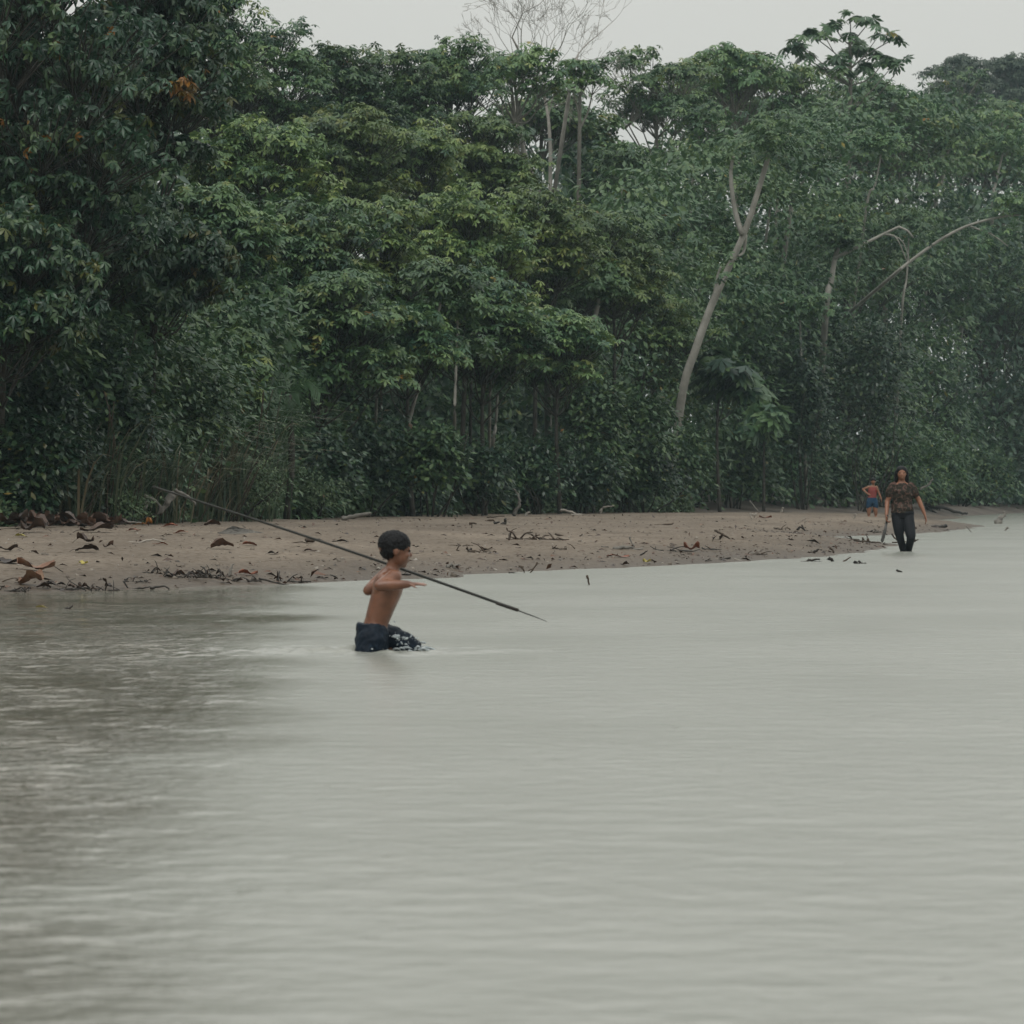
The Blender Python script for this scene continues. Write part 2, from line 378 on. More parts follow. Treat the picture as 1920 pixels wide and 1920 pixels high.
sx = steps((-20, -6, .25), (-6, 14, .11), (14, 20, .4)); sy = steps((34, 72, .17), (72, 130, .34), (130, 165, .8))
sb = grid_mesh(sx, sy, lambda x, y: sand_z(x, y)[0], 'sandbar', M['sand'], keep=lambda V: (V[:, 2] > -.12) & (bank_s(V[:, 0], V[:, 1]) < 2.5),
               tint=lambda V: np.clip(1 - sand_z(V[:, 0], V[:, 1])[1] / (2.0 + 1.1 * nz3(V[:, 0], V[:, 1])), 0, 1))
tag(link('sandbar', sb), kind='structure')

BX, BD = -0.755, 25.0                                      # the wading boy
wv = np.random.RandomState(5)
WAVES = [(L, wv.normal(np.pi / 2, .75), wv.uniform(0, 6.28)) for L in np.exp(np.linspace(np.log(.12), np.log(.5), 40))]
WAKE = [(L, wv.uniform(0, 6.28), wv.uniform(0, 6.28)) for L in np.exp(np.linspace(np.log(.10), np.log(.22), 18))]
gust = Noise2(33, 12, (1.2, 7)); gust2 = Noise2(34, 12, (.5, 2.2))
WX, WY = 5.79, 67.3
def sines(W_, x, y, step):
    z = np.zeros(len(x))
    for L, a, p in W_:
        k = 2 * np.pi / L
        z += L / 6.28 * np.sin(k * (x * np.cos(a) + y * np.sin(a)) + p) * smooth(2.2, 4.0, L / step)
    return z / math.sqrt(len(W_) / 2)
def water_z(x, y):
    step = np.interp(y, ROWS[:-1], np.diff(ROWS))
    strip = 1 - smooth(-1.0, -.05, x + .035 * y + .5 * gust2(x, y))             # choppier current along the left bank
    amp = (.011 + .018 * np.clip(gust(x, y) + .6 * gust2(x, y), -.6, 1.2)) + .052 * strip * (.6 + 1.1 * np.clip(gust2(x * 1.4, y * .7) + .3, -.2, 1.2))
    z = sines(WAVES, x, y, step) * np.clip(amp, .012, .3)
    r = np.hypot((x - BX) * .75, y - BD)                    # wavelets, rings and the wake round the boy
    near = np.exp(-np.clip(r - .12, 0, 9) / .26)
    tr = np.exp(-((y - BD - .04) / .16) ** 2) * smooth(BX + .05, BX - .15, x) * np.exp(-np.clip(BX - x, 0, 9) / .42)
    z += sines(WAKE, x, y, step) * (.45 * near + 1.0 * tr) + .006 * np.sin(r * 30) * near
    rw = np.hypot(x - WX, y - WY)
    z += .012 * np.sin(rw * 9) * np.exp(-rw / .7)
    return z
# the sheet fans out from the viewer's side of the river: finer rows and columns where the water is near
ROWS = [1.0]
while ROWS[-1] < 380:
    d_ = ROWS[-1]; ROWS.append(d_ + (.5 if d_ < 6 else max(.05, .0034 * d_) if d_ < 23.9 else .042 if d_ < 26.0 else .0036 * d_ if d_ < 46 else .02 * d_))
ROWS = np.array(ROWS)
tcol = np.concatenate([[-8, -4, -2, -1, -.6, -.4, -.28, -.21, -.17], np.linspace(-.145, -.008, 125), np.linspace(-.006, .145, 80), [.17, .21, .28, .4, .6, 1, 2, 4, 8]])
Tm, Ym = np.meshgrid(tcol, ROWS); Xm = Tm * Ym; nx = len(tcol)
V = np.stack([Xm.ravel(), Ym.ravel(), water_z(Xm.ravel(), Ym.ravel())], 1)
i = np.arange(len(ROWS) - 1)[:, None] * nx; j = np.arange(nx - 1)[None]
wbuf = Buf(); wbuf.add(V, None, np.stack([i + j, i + j + 1, i + nx + j + 1, i + nx + j], -1).reshape(-1, 4))
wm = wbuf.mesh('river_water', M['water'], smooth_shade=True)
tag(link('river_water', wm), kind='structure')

# ------------------------------------------------------------------ foliage building blocks
def palmate(n=7, droop=.35, fold=.06, width=.17, gap=.9, up=.05):
    V = [(0, 0, up)]; T = []
    for i in range(n):
        a = -np.pi + gap + (2 * np.pi - 2 * gap) * i / (n - 1)
        L = 1.0 - .28 * abs(i - (n - 1) / 2) / ((n - 1) / 2)
        d = np.array([np.cos(a), np.sin(a)]); p = np.array([-d[1], d[0]])
        m = d * L * .6; k = len(V)
        V += [(*(m + p * width), -droop * .25 - fold), (*(m - p * width), -droop * .25 - fold), (*(d * L), -droop * L)]
        T += [(0, k + 1, k + 2), (0, k + 2, k)]
    return np.array(V), np.array(T)
def simple_leaf(w=.28, droop=.25, fold=.05):
    V = np.array([(0, 0, 0), (.5, w, -droop * .3 + fold), (.5, -w, -droop * .3 + fold), (1, 0, -droop), (.45, 0, -droop * .2)])
    return V, np.array([(0, 4, 1), (4, 3, 1), (0, 2, 4), (4, 2, 3)])
def simple2(w=.26, droop=.2):
    V = np.array([(0, 0, 0), (.5, w, -droop * .3), (.5, -w, -droop * .3), (1, 0, -droop)])
    return V, np.array([(0, 3, 1), (0, 2, 3)])
PALM = palmate(7); PALM5 = palmate(5, .45, .05, .22); PALMD = palmate(7, .75, .08, .2, .75); PALMS = palmate(5, .4, .06, .20, .8); PALMT = palmate(3, .4, .05, .30, 1.25); PALMD = palmate(5, .75, .08, .23, .75)
SIMP = simple_leaf(); SIMP2 = simple2()

def frames(d, nrm):                                        # rotation matrices: x along d, z near nrm
    d = d / (np.linalg.norm(d, axis=1, keepdims=True) + 1e-9)
    y = np.cross(nrm, d); y /= np.linalg.norm(y, axis=1, keepdims=True) + 1e-9
    z = np.cross(d, y)
    return np.stack([d, y, z], 2)
def scatter(buf, tpl, P, R, S, C):
    V, T = tpl; n = len(P)
    if n == 0: return
    VV = np.einsum('nij,mj->nmi', R, V) * S[:, None, None] + P[:, None]
    TT = T[None] + (np.arange(n) * len(V))[:, None, None]
    buf.add(VV.reshape(-1, 3), TT.reshape(-1, 3), None, np.repeat(C, len(V)))

def rosettes(rng, tips, nl, leaf_r, pet, droop_bias=0.0):  # whorls of long-stalked leaves round branch tips
    n = len(tips) * nl
    base = np.repeat(tips, nl, 0)
    az = rng.uniform(0, 2 * np.pi, n); el = rng.uniform(-.25 - droop_bias, 1.15 - droop_bias, n)
    d = np.stack([np.cos(az) * np.cos(el), np.sin(az) * np.cos(el), np.sin(el)], 1)
    L = pet * rng.uniform(.6, 1.15, n)
    P = base + d * L[:, None]
    out = np.stack([np.cos(az), np.sin(az), np.zeros(n)], 1)
    nrm = np.stack([np.zeros(n), np.zeros(n), np.ones(n)], 1) * (1.0 - .45 * droop_bias) + out * rng.uniform(.05, .85 + droop_bias, n)[:, None] + rng.normal(0, .26, (n, 3))
    nrm /= np.linalg.norm(nrm, axis=1, keepdims=True)
    t = out - nrm * (out * nrm).sum(1, keepdims=True) + 1e-4
    return P, frames(t, nrm), leaf_r * rng.uniform(.7, 1.2, n), base

def branch(buf, rng, a, b, r0, r1, sides=4, n=5, sag=0.0, tint=.5):
    a, b = np.asarray(a), np.asarray(b); L = np.linalg.norm(b - a)
    m = (a + b) / 2 + rng.normal(0, .06 * L, 3) + np.array([0, 0, -sag * L])
    tube(buf, spline([a, m, b], n) if n > 2 else [a, b], np.linspace(r0, r1, n), sides, tint, False)

def tree(rng, label, trunk, crown_c, crown_r, mat, bark, leaf_r=.30, clumps=11, tips=12, nl=6, tpl=PALM, r0=.16, name='broadleaf_tree', cat='tree',
         group='trees of the riverside forest', tint=(0, 1), pet=.32, droop=0.0, zmin=-.15, leaf_objs=0, patch=None, flat=1.0, clump_r=.42, tip_list=None, tint_gain=.25):
    """trunk: list of 3-D points from the root up; crown: lumpy dome made of umbrella-shaped clumps of whorled leaves."""
    trunk = np.asarray(trunk, float); base = trunk[0].copy()
    e = empty(name, base, label, cat, group)
    tb, lb = Buf(), Buf()
    n = max(6, len(trunk) * 4); tp = spline(trunk, n)
    tube(tb, tp, np.linspace(r0, r0 * .35, n), 7)
    c = np.asarray(crown_c, float); R = np.asarray(crown_r, float)
    if tip_list is None:
        dirs = []
        while len(dirs) < clumps:
            v = rng.normal(0, 1, 3); v /= np.linalg.norm(v)
            if v[2] < zmin: continue
            if all(np.dot(v, w) < .93 for w in dirs) or rng.rand() < .1: dirs.append(v)
        allt, tt = [], []
        for v in dirs:
            ck = c + R * v * rng.uniform(.45, .78)
            rc = clump_r * R.mean() * rng.uniform(.7, 1.3)
            hub = ck - np.array([0, 0, rc * .75]) + (c - ck) * .15
            zz = min(max(hub[2] - .5 * R[2], trunk[0][2] + .3 * (c[2] - trunk[0][2])), tp[-1][2])
            at = tp[np.argmin(np.abs(tp[:, 2] - zz))]
            branch(tb, rng, at, hub, r0 * .36, r0 * .16, 4, 6, .10)
            k = max(4, int(tips * rng.uniform(.7, 1.3)))
            w = rng.normal(0, 1, (k, 3)); w /= np.linalg.norm(w, axis=1, keepdims=True); w[:, 2] = np.abs(w[:, 2]) * .85 - .12
            tk = ck + w * rc * np.array([1.15, 1.15, .72 * flat]) * rng.uniform(.7, 1.05, (k, 1))
            for q in tk: branch(tb, rng, hub, q, r0 * .12, .012, 3, 2, -.05)
            allt.append(tk); tt.append(np.full(k, rng.uniform(-1, 1)))
        tips_p = np.concatenate(allt); tt = np.concatenate(tt)
    else:
        tips_p = np.asarray(tip_list, float); tt = rng.uniform(-1, 1, len(tips_p))
        for q in tips_p:
            zz = min(q[2] - .35 * abs(q[0] - tp[-1][0]) - .7, tp[-1][2]); at = tp[np.argmin(np.abs(tp[:, 2] - zz))]
            branch(tb, rng, at, q, r0 * .22, .018, 4, 6, .06)
    P, Rm, S, bs = rosettes(rng, tips_p, nl, leaf_r, pet, droop)
    C = np.clip(tint[0] + (tint[1] - tint[0]) * (rng.beta(2, 2.2, len(P)) + tint_gain * np.repeat(tt, nl)), 0, .955)
    rare = rng.rand(len(P)) < .002; C[rare] = rng.uniform(.96, 1, rare.sum())
    if patch:
        near = np.hypot(P[:, 0] / P[:, 1] * FPX + 960 - patch[0], HORIZ - (P[:, 2] - CAMH) / P[:, 1] * FPX - patch[1]) < patch[2]; C[near] = rng.uniform(.965, .99, near.sum())
    pick = np.zeros(len(P), bool)
    if leaf_objs:
        px = P[:, 0] / P[:, 1] * FPX + 960; py = HORIZ - (P[:, 2] - CAMH) / P[:, 1] * FPX
        vis = (px > -5) & (px < 1925) & (py > -5) & (py < 1920)
        order = np.argsort(np.where(vis, P[:, 1], 1e9))
        pick[order[:min(leaf_objs, vis.sum())]] = True
    scatter(lb, tpl, P[~pick], Rm[~pick], S[~pick], C[~pick])
    link('trunk', tb.mesh('trunk', bark, base, True), e)
    if (~pick).any():
        crown = link('crown', lb.mesh('crown', mat, base), e)
    else: crown = None
    if leaf_objs:
        if crown is not None: crown['kind'] = 'stuff'
        meshes = []
        for k in range(6):
            b = Buf(); b.add(tpl[0], tpl[1], None, (k + .5) / 6 * .93); meshes.append(b.mesh('leaf', mat))
        extra = Buf(); extra.add(tpl[0], tpl[1], None, .985); meshes.append(extra.mesh('leaf', mat))
        for i in np.where(pick)[0]:
            o = link('leaf', meshes[min(6, int(C[i] / .93 * 6))] if C[i] < .96 else meshes[6], crown if crown is not None else e)
            o.location = P[i] - base; o.rotation_mode = 'QUATERNION'
            from mathutils import Matrix
            o.rotation_quaternion = Matrix(Rm[i].tolist()).to_quaternion(); o.scale = (S[i],) * 3
    return e

def ground_at(px, D):
    X = (px - 960) / FPX * D
    return np.array([X, D, float(max(ground_z([X], [D])[0], sand_z([X], [D])[0][0])) - .15])

# ------------------------------------------------------------------ trees: (pixel x of the crown, top row, crown bottom row, half width px, distance, style, label)
STYLE = {
 'bright': dict(mat='leaf_bright', bark='bark_dark', leaf_r=.178, clumps=20, tips=14, nl=8, tpl=PALMS, tint=(.05, 1), pet=.30),
 'mid':    dict(mat='leaf_mid', bark='bark_dark', leaf_r=.178, clumps=20, tips=14, nl=8, tpl=PALMS, tint=(0, 1), pet=.30),
 'dark':   dict(mat='leaf_dark', bark='bark_dark', leaf_r=.16, clumps=22, tips=16, nl=8, tpl=PALMS, tint=(0, 1), pet=.28),
 'tall':   dict(mat='leaf_mid', bark='bark', leaf_r=.25, clumps=18, tips=12, nl=7, tpl=PALMS, tint=(.1, 1), flat=.75, pet=.36, zmin=-.1),
 'near':   dict(mat='leaf_near', bark='bark_dark', leaf_r=.14, clumps=38, tips=20, nl=6, tpl=PALMD, tint=(0, 1), droop=.75, pet=.2, zmin=-.75, clump_r=.34),
 'haze':   dict(mat='leaf_haze', bark='bark', leaf_r=.36, clumps=26, tips=18, nl=7, tpl=PALMS, tint=(0, 1), pet=.5, clump_r=.3),
}
T = []
def tr(px, top, bot, hw, D, st, label, foot=None, **kw): T.append((px, top, bot, hw, D, st, label, foot, kw))
# near left
tr(60, -330, 560, 270, 71, 'near', 'huge dark tree with hanging glossy leaves filling the upper left corner', 30, leaf_objs=300, clumps=46)
tr(-40, -1150, 60, 330, 80, 'near', 'tall dark tree behind the upper left corner tree, mostly above the picture', -40, leaf_r=.26, clumps=55, tips=14)
tr(120, 120, 620, 190, 75, 'near', 'dark tree filling the space under the upper left corner tree', 110)
tr(275, -300, 430, 125, 77, 'near', 'dark tree with a yellow-orange leaf patch, right of the upper left corner tree', 240, patch=(345, 160, 24))
tr(20, 330, 700, 170, 68.5, 'near', 'low dark tree with pale shiny leaves at the left edge, halfway up', 0)
tr(300, 330, 620, 120, 77, 'near', 'dark leafy tree below the orange leaf patch, left of the pale green sapling', 280, leaf_r=.14)
tr(430, 545, 770, 85, 87, 'bright', 'small pale green tree poking out right of the dark left bank', 425, leaf_r=.16, clumps=11, pet=.22)
# skyline, left to right
tr(500, 8, 260, 125, 126, 'mid', 'rounded crown at the left end of the skyline under open sky', 500)
tr(400, -40, 300, 105, 112, 'mid', 'tall crown wedged between the dark left tree and the skyline dome', 400)
tr(640, 70, 300, 95, 132, 'mid', 'skyline tree just right of the left skyline dome', 650)
tr(745, 62, 280, 90, 138, 'mid', 'skyline tree with two small domed tufts left of the bare tree', 745)
tr(850, 72, 280, 85, 142, 'mid', 'flat topped skyline tree second from the bare tree', 850)
tr(955, 62, 260, 95, 146, 'tall', 'spreading skyline tree in front of the bare branches', 965, clumps=9, tips=8)
tr(1088, 100, 230, 40, 150, 'tall', 'thin tufted tree standing alone right of the bare branches', 1085, clumps=5, tips=5)
tr(1230, 62, 330, 110, 165, 'tall', 'umbrella crowned tree right of the skyline gap', 1240, clumps=14)
tr(1370, 65, 330, 105, 172, 'tall', 'umbrella crowned tree midway between the skyline gap and the emergent tree', 1380, clumps=14)
tr(1470, 95, 360, 90, 178, 'tall', 'wide crown just left of the emergent tree', 1480)
tr(1680, 130, 380, 90, 192, 'tall', 'crown at the right foot of the emergent tree', 1690)
tr(1800, 120, 400, 110, 198, 'tall', 'broad crown in front of the hazy far tree', 1790)
tr(1920, 130, 440, 100, 205, 'tall', 'crown cut by the right edge of the picture near the top', 1930)
tr(1800, 66, 330, 80, 330, 'haze', 'pale hazy far tree rising behind the upper right canopy', 1800)
tr(1905, 70, 330, 70, 345, 'haze', 'hazy far tree at the upper right edge of the picture', 1905)
tr(1305, 105, 330, 85, 182, 'tall', 'crown filling the dip between the two umbrella crowned trees', 1310)
tr(1425, 140, 380, 85, 190, 'tall', 'crown behind the wide crown left of the emergent tree', 1430)
tr(1560, 150, 400, 100, 196, 'tall', 'crown right under the left tufts of the emergent tree', 1560)
tr(1645, 175, 420, 90, 200, 'tall', 'crown behind the right foot of the emergent tree', 1640)
tr(1745, 165, 420, 85, 184, 'tall', 'crown left of the broad crown before the hazy far tree', 1745)
tr(1865, 170, 440, 85, 188, 'tall', 'crown right of the broad crown before the hazy far tree', 1865)
tr(1015, 140, 340, 95, 158, 'tall', 'crown closing the skyline gap behind the bare tree', 1020)
tr(1115, 185, 400, 80, 162, 'tall', 'low crown at the bottom of the skyline gap', 1115)
tr(1590, 128, 330, 110, 190, 'tall', 'dense crown directly beneath the emergent tree', 1590)
# upper middle slope of crowns
tr(480, 170, 480, 150, 104, 'bright', 'yellow-green crown below the left skyline dome', 480)
tr(640, 160, 420, 120, 118, 'bright', 'bright crown below the skyline, right of the yellow-green crown', 640)
tr(770, 190, 430, 110, 124, 'bright', 'bright domed crown in the upper middle of the slope', 765)
tr(905, 195, 420, 100, 130, 'bright', 'bright crown with a single raised tuft left of the pale upper trunks', 895)
tr(560, 320, 640, 150, 98, 'mid', 'big crown in the middle left of the slope', 560)
tr(715, 330, 620, 140, 106, 'bright', 'large layered crown at the heart of the slope', 720)
tr(860, 330, 600, 130, 112, 'bright', 'large layered crown right of the heart of the slope', 860)
tr(1000, 300, 560, 120, 118, 'bright', 'crown on the slope under the bare tree trunks', 1000)
tr(1090, 350, 600, 100, 122, 'bright', 'crown at the right shoulder of the bright slope', 1080)
tr(1150, 395, 600, 90, 124, 'bright', 'lower right crown of the bright slope with forked dark branches', 1150)
tr(1215, 500, 680, 95, 133, 'bright', 'long low bough of yellowish leaves reaching the leaning pale trunk', 1190, clumps=9)
tr(400, 330, 600, 110, 92, 'mid', 'crown just right of the dark left tree at mid height', 410)
tr(620, 500, 740, 120, 95, 'mid', 'lower crown with an orange leaf above the drooping palm', 610, patch=(592, 638, 13))
tr(770, 520, 720, 110, 100, 'mid', 'lower crown above the thin leaning pale trunk', 775)
tr(910, 520, 720, 110, 106, 'mid', 'lower crown in the middle with dark bare branches beneath', 910)
tr(1050, 540, 720, 100, 112, 'mid', 'lower crown right of the middle above the dark understory', 1050)
tr(1250, 620, 790, 90, 139, 'bright', 'small bright tree left of the leaning pale trunk base', 1240, clumps=8)
tr(1350, 650, 800, 75, 134.2, 'mid', 'large leaved sapling in front of the leaning pale trunk', 1350, clumps=7, tips=5, nl=6, leaf_r=.52, pet=.5, tpl=PALM)
tr(1432, 745, 860, 50, 139.5, 'mid', 'drooping big leaved sapling right of the leaning pale trunk', 1432, clumps=4, tips=5, nl=6, leaf_r=.52, droop=.5, tpl=PALM)
# right-hand forest
tr(1150, 230, 500, 100, 160, 'mid', 'crown left of the right hand forest below the skyline gap', 1150)
tr(1270, 300, 560, 100, 158, 'mid', 'mid height crown left of the leaning pale trunk top', 1275)
tr(1580, 330, 600, 110, 172, 'mid', 'mid height crown below the emergent tree', 1600)
tr(1700, 360, 640, 110, 176, 'mid', 'mid height crown right below the emergent tree', 1700)
tr(1820, 400, 700, 110, 182, 'mid', 'mid height crown crossed by the slanting trunk at the right', 1830)
tr(1920, 430, 740, 90, 188, 'mid', 'mid height crown at the right edge of the picture', 1925)
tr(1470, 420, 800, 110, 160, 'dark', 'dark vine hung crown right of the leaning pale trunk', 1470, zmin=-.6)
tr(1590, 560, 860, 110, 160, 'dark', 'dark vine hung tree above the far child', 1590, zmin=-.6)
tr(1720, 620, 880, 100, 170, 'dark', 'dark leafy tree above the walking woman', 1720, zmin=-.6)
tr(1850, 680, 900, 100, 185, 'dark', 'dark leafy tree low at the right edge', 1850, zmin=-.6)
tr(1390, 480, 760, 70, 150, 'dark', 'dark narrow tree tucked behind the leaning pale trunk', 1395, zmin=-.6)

for k, (px, top, bot, hw, D, st, label, foot, kw) in enumerate(T):
    rng = np.random.RandomState(100 + k)
    S = dict(STYLE[st]); S.update(kw)
    if px > 1690 and D < 300: D += 24
    if top < 130 and 110 < D < 300: top -= 24
    if D > 140 and S.get('tpl') is PALMS and top > 110: S['tpl'] = PALMT
    if st == 'mid' and D > 150: hw *= 1.25; bot += 40; S['clumps'] = 26
    if st in ('mid', 'bright') and D < 140 and S['leaf_r'] < .4:
        f = rng.uniform(.85, 1.2); hw *= f; top += rng.uniform(-25, 25); bot += 45; S['clumps'] = int(S['clumps'] * f * f * 1.25); S.setdefault('zmin', -.55); S['clump_r'] = .36
    foot = px if foot is None else foot
    b = ground_at(foot, D)
    zt, zb = W(px, top, D)[2], W(px, bot, D)[2]; xc = W(px, 0, D)[0]; R = hw / PXM(D)
    cz = zb + (zt - zb) * .42
    c = np.array([xc, D, cz]); rr = np.array([R, R * .95, (zt - cz) * .92])
    top3 = np.array([xc, D, cz + .35 * (zt - cz)])
    mid = (b + top3) / 2 + rng.normal(0, .02 * np.linalg.norm(top3 - b), 3)
    mat, bark = M[S.pop('mat')], M[S.pop('bark')]
    r0 = (.06 + .005 * (zt - b[2])) * (.75 if D < 140 else 1)
    tree(rng, label, [b, mid, top3], c, rr, mat, bark, r0=r0, **S)

# emergent tree against the sky: every big leaf its own piece
rng = np.random.RandomState(900); D = 186
tips = [(1594, 34), (1628, 44), (1565, 50), (1648, 66), (1678, 72), (1522, 66), (1547, 68), (1500, 84), (1486, 92), (1592, 74), (1612, 88), (1600, 100), (1655, 118), (1510, 112),
        (1575, 112), (1560, 120), (1640, 102), (1580, 134), (1545, 135), (1670, 128), (1620, 130), (1690, 122)]
tip3 = np.array([W(x, y, D + rng.uniform(-1.6, 1.6)) for x, y in tips])
b = ground_at(1600, D)
tree(rng, 'tall emergent tree with umbrella leaf tufts standing clear against the sky', [b, W(1590, 500, D), W(1594, 200, D), W(1594, 70, D)], W(1594, 100, D), (3, 3, 2), M['leaf_mid'], M['bark'],
     leaf_r=.46, nl=8, pet=.38, r0=.15, tip_list=tip3, leaf_objs=300, tint=(.1, .8), tint_gain=0)

# pale trunks that show through the leaves: (path in pixels, distance, root radius, crown width px, label)
def trunk_tree(path, D, r0, label, crown=None, seed=0, mat='leaf_mid', bark='bark_pale', limbs=(), back=5, footpx=None):
    rng = np.random.RandomState(700 + seed)
    pts = [W(x, y, D) for x, y in path]
    dy = max(path[0][1] - path[1][1], 12); b = ground_at(path[0][0] - np.clip((path[1][0] - path[0][0]) / dy * (945 - path[0][1]) * .4, -70, 70), D + back)
    if footpx: b = ground_at(footpx, D + back)
    e = empty('pale_trunk_tree', b, label, 'tree', 'pale trunked trees')
    tb = Buf(); n = 4 * (len(pts) + 1)
    tube(tb, spline([b] + pts, n), np.linspace(r0, r0 * .5, n), 8)
    for L in limbs:
        q = [W(x, y, D + rng.uniform(-.2, .2)) for x, y in L[0]]
        tube(tb, spline(q, 8), np.linspace(L[1], L[1] * .5, 8), 6)
    link('trunk', tb.mesh('trunk', M[bark], b, True), e)
    cx, cy, hw = crown if crown else (path[-1][0], path[-1][1] - 20, 45)
    c = W(cx, cy, D); R = hw / PXM(D)
    tips = c + rng.normal(0, .5, (60, 3)) * np.array([R, R, R * .5])
    P, Rm, S, _ = rosettes(rng, tips, 6, .32, .34)
    ends = [W(L[0][-1][0], L[0][-1][1], D) + rng.normal(0, 1, (9, 3)) * np.array([.8, .6, .4]) for L in limbs if L[1] > .035]
    lb = Buf(); scatter(lb, PALMS, P, Rm, S * .62, rng.beta(2, 2.2, len(P)) * .95)
    for q in ends:
        P2, R2, S2, _ = rosettes(rng, q, 6, .2, .3); scatter(lb, PALMS, P2, R2, S2, rng.beta(2, 2.2, len(P2)) * .95)
    link('crown', lb.mesh('crown', M[mat], b), e)
trunk_tree([(1278, 745), (1306, 650), (1335, 570), (1365, 505), (1398, 430), (1424, 350), (1442, 290)], 131.5, .14, 'thick pale trunk leaning right in the middle of the right hand forest', (1455, 255, 80), 1, back=1,
           limbs=[([(1392, 440), (1378, 395), (1370, 330), (1375, 290)], .09), ([(1398, 440), (1395, 470), (1385, 480)], .06), ([(1335, 575), (1345, 520), (1352, 500)], .05)])
trunk_tree([(1548, 590), (1558, 530), (1566, 482), (1572, 465)], 153, .13, 'grey trunk forking to an arching branch right of the dark vine hung crown', (1575, 450, 40), 2,
           limbs=[([(1566, 484), (1610, 462), (1655, 440), (1690, 425), (1712, 445)], .07), ([(1655, 440), (1680, 445), (1700, 490)], .035), ([(1660, 440), (1690, 450), (1706, 490)], .03)])
trunk_tree([(1640, 546), (1690, 503), (1755, 455), (1810, 425), (1870, 408), (1915, 402)], 158, .07, 'long grey trunk slanting up to the right edge of the picture', (1915, 390, 50), 3, back=26, footpx=1230,
           limbs=[([(1820, 425), (1860, 440), (1890, 462)], .04)])
trunk_tree([(756, 838), (772, 770), (790, 700), (803, 650), (818, 600), (830, 550)], 100.6, .06, 'thin pale leaning trunk with a side branch low in the middle of the forest', (835, 530, 60), 4,
           limbs=[([(800, 666), (825, 655), (850, 640)], .04)])
trunk_tree([(852, 805), (854, 720), (857, 640), (858, 590)], 103.6, .045, 'straight thin grey trunk right of the thin leaning trunk', (858, 570, 50), 5)
trunk_tree([(882, 790), (884, 700), (886, 620)], 108, .045, 'dark slim trunk in the shade between two straight thin trunks', (886, 600, 40), 6, bark='bark_dark')
trunk_tree([(918, 780), (920, 700), (922, 630)], 107.5, .045, 'straight thin trunk left of the short pale stump-like trunk', (922, 610, 40), 7)
trunk_tree([(924, 835), (929, 800), (933, 740)], 107, .055, 'short pale trunk rising behind the middle shrubs', (935, 700, 35), 8)
trunk_tree([(532, 770), (545, 720), (560, 670), (577, 620)], 95, .08, 'brownish leaning trunk beside the drooping palm', (580, 590, 50), 9)
trunk_tree([(1026, 695), (1024, 650), (1018, 600)], 119, .11, 'blotchy pale trunk piece right of the middle under the bright slope', (1015, 580, 50), 10)
trunk_tree([(1108, 640), (1117, 590), (1124, 560)], 121, .10, 'slim pale trunk left of the yellowish low bough', (1126, 540, 40), 11)
trunk_tree([(978, 256), (970, 200), (964, 150)], 147, .08, 'whitish trunk under the spreading skyline tree', (962, 130, 40), 12)
trunk_tree([(1240, 600), (1255, 540), (1290, 440), (1300, 330), (1312, 250)], 152, .085, 'pale trunk left of the thick leaning trunk', (1315, 225, 60), 13)
trunk_tree([(1482, 396), (1495, 365), (1508, 335)], 158, .10, 'short slanting pale trunk right of the top of the thick leaning trunk', (1515, 310, 45), 14)
trunk_tree([(1880, 745), (1890, 690), (1898, 640), (1905, 560)], 218, .12, 'pale upright trunk low at the right edge of the picture', (1905, 540, 50), 15)
trunk_tree([(1775, 760), (1800, 700), (1830, 650), (1870, 620)], 207, .12, 'leaning grey trunk left of the right edge trunk', (1875, 600, 60), 16, limbs=[([(1815, 680), (1835, 650), (1842, 620)], .09)])
trunk_tree([(1800, 640), (1812, 580), (1822, 520), (1826, 480)], 204, .11, 'blotched pale trunk below the slanting trunk at the right', (1828, 460, 50), 17)
trunk_tree([(1258, 640), (1285, 590), (1312, 545), (1330, 480)], 145, .075, 'slender pale trunk crossing behind the yellowish low bough', (1335, 460, 45), 18)
trunk_tree([(1510, 880), (1503, 700), (1500, 600)], 148, .07, 'faint vine wrapped trunk in the dark forest left of the far child', (1500, 580, 45), 20)
trunk_tree([(1425, 560), (1432, 480), (1440, 420), (1445, 380)], 154, .07, 'thin upright trunk just right of the thick leaning trunk', (1446, 360, 45), 21)

for k, (path, D_, r_, lab) in enumerate([
    ([(1160, 470), (1166, 400), (1163, 330)], 146, .06, 'slender upright trunk above the lower right crown of the bright slope'),
    ([(1620, 420), (1640, 350), (1652, 290)], 166, .06, 'slender trunk leaning right under the emergent tree'),
    ([(1690, 600), (1700, 520), (1704, 440)], 168, .06, 'slender grey trunk left of the mid height crown at the right'),
    ([(1752, 400), (1768, 340), (1778, 280)], 196, .09, 'slender pale trunk under the broad crown before the hazy far tree'),
    ([(1860, 420), (1866, 350), (1880, 290)], 206, .09, 'slender pale trunk high near the right edge of the picture'),
    ([(705, 770), (712, 700), (724, 640)], 100.2, .04, 'very thin pale stem left of the thin leaning trunk')]):
    trunk_tree(path, D_, r_, lab, None, 40 + k)
